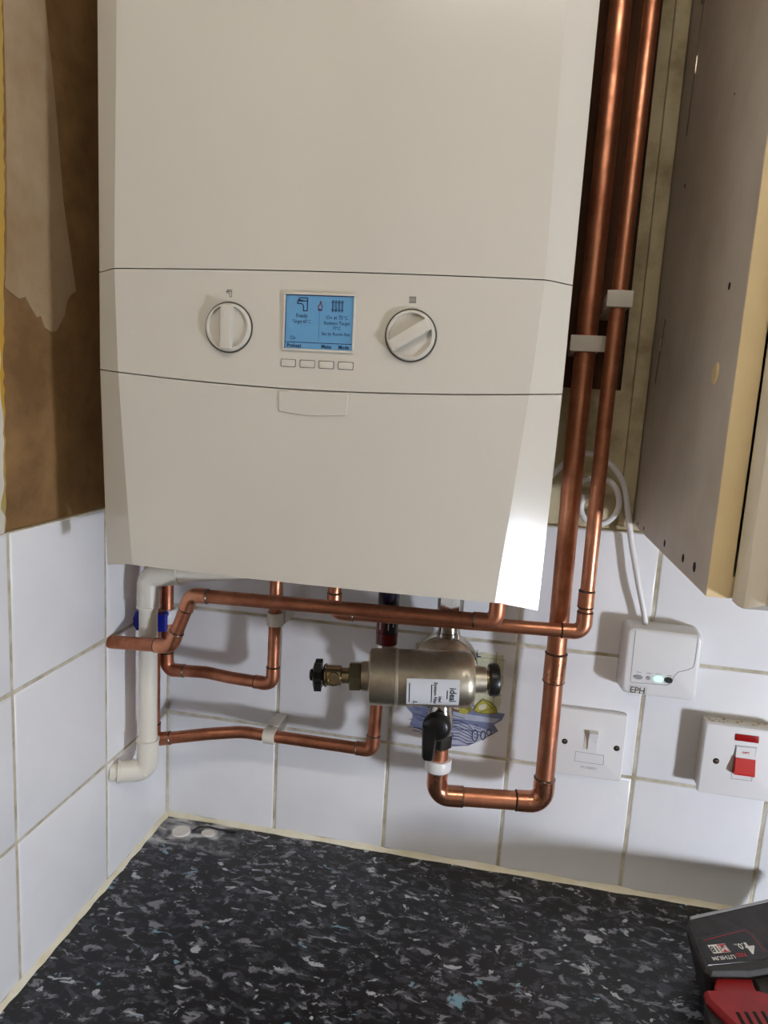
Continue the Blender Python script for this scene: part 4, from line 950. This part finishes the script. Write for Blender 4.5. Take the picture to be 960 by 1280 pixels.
# tool foot and body
mb = slab([(0.6773, -0.168), (0.6675, -0.1941), (0.668, -0.206), (0.709, -0.196), (0.7080, -0.1831), (0.7085, -0.160)], 0.004, 0.052, 'tool_red', 0.002, 0.003, 0.01); mb.build('tool_neck', t, 25)
mb = slab([(0.7095, -0.163), (0.7105, -0.190), (0.790, -0.176), (0.806, -0.130), (0.745, -0.152)], 0.004, 0.050, 'tool_black', 0.003, 0.004); mb.build('battery_rail', t, 25)
mb = slab([(0.6555, -0.2034), (0.6560, -0.2130), (0.6735, -0.2400), (0.694, -0.300), (0.84, -0.300), (0.84, -0.170), (0.740, -0.186), (0.7157, -0.1915), (0.7058, -0.1900)], 0.010, 0.056, 'tool_red', 0.003, 0.006, 0.012); tb = mb.build('tool_body', t, 25)
mb = slab([(0.6550, -0.2085), (0.6548, -0.2380), (0.672, -0.300), (0.720, -0.300), (0.684, -0.2400), (0.664, -0.2150)], 0.0006, 0.047, 'tool_black', 0.002, 0.003, 0.01); mb.build('rubber_bumper', t, 25)
for k in range(9):
    x = 0.6775+0.0078*k; yv = -0.2235+0.0022*k
    mb = MB(); mb.box((x, yv-0.026, 0.0545), (x+0.0036, yv, 0.0564), 'dark_hole', 0.0006, Matrix.Rotation(0.15, 3, 'Z'), (x, yv, 0.055)); mb.build('vent_slot', tb)

# ------------------------------------------------------------------ lamps (both outside the picture)
t = thing('work_light', 'black LED work light on a tripod standing right of the picture', 'lamp', (1.50, -0.95, RZ0))
lp = Vector((1.50, -0.95, 0.09)); aim = (Vector((0.45, -0.02, 0.25))-lp).normalized()
rot = aim.to_track_quat('-Y', 'Z').to_matrix()
mb = MB(); mb.box(lp+Vector((-0.062, 0.002, -0.085)), lp+Vector((0.062, 0.035, 0.085)), 'black_rubber', 0.006, rot, lp); mb.build('lamp_housing', t)
mb = MB(); mb.box(lp+Vector((-0.052, -0.001, -0.075)), lp+Vector((0.052, 0.004, 0.075)), 'work_led', 0, rot, lp); mb.build('lamp_diffuser', t, 0)
pb = lp-aim*0.02
mb = MB(); mb.sweep([pb+Vector((0, 0, -0.08)), (pb.x, pb.y, RZ0+0.35)], 0.010, 'black_rubber', 12); mb.build('lamp_post', t)
for k in range(3):
    a = 2*PI*k/3
    mb = MB(); mb.sweep([(pb.x, pb.y, RZ0+0.45), (pb.x+0.3*math.cos(a), pb.y+0.3*math.sin(a), RZ0+0.01)], 0.009, 'black_rubber', 10); mb.build('leg', t)
t = thing('ceiling_lamp', 'white fluorescent tube lamp on the ceiling behind the camera', 'lamp', (0.8, -1.15, RZ1))
mb = MB(); mb.box((0.15, -1.185, RZ1-0.035), (1.45, -1.115, RZ1), 'white_plastic', 0.004); mb.build('lamp_batten', t)
mb = MB(); mb.sweep([(0.2, -1.15, RZ1-0.065), (1.4, -1.15, RZ1-0.065)], 0.019, 'ceil_led', 20); mb.build('tube', t)
for x in (0.18, 1.42):
    mb = MB(); mb.box((x-0.02, -1.17, RZ1-0.088), (x+0.02, -1.13, RZ1-0.03), 'white_plastic', 0.003); mb.build('tube_holder', t)
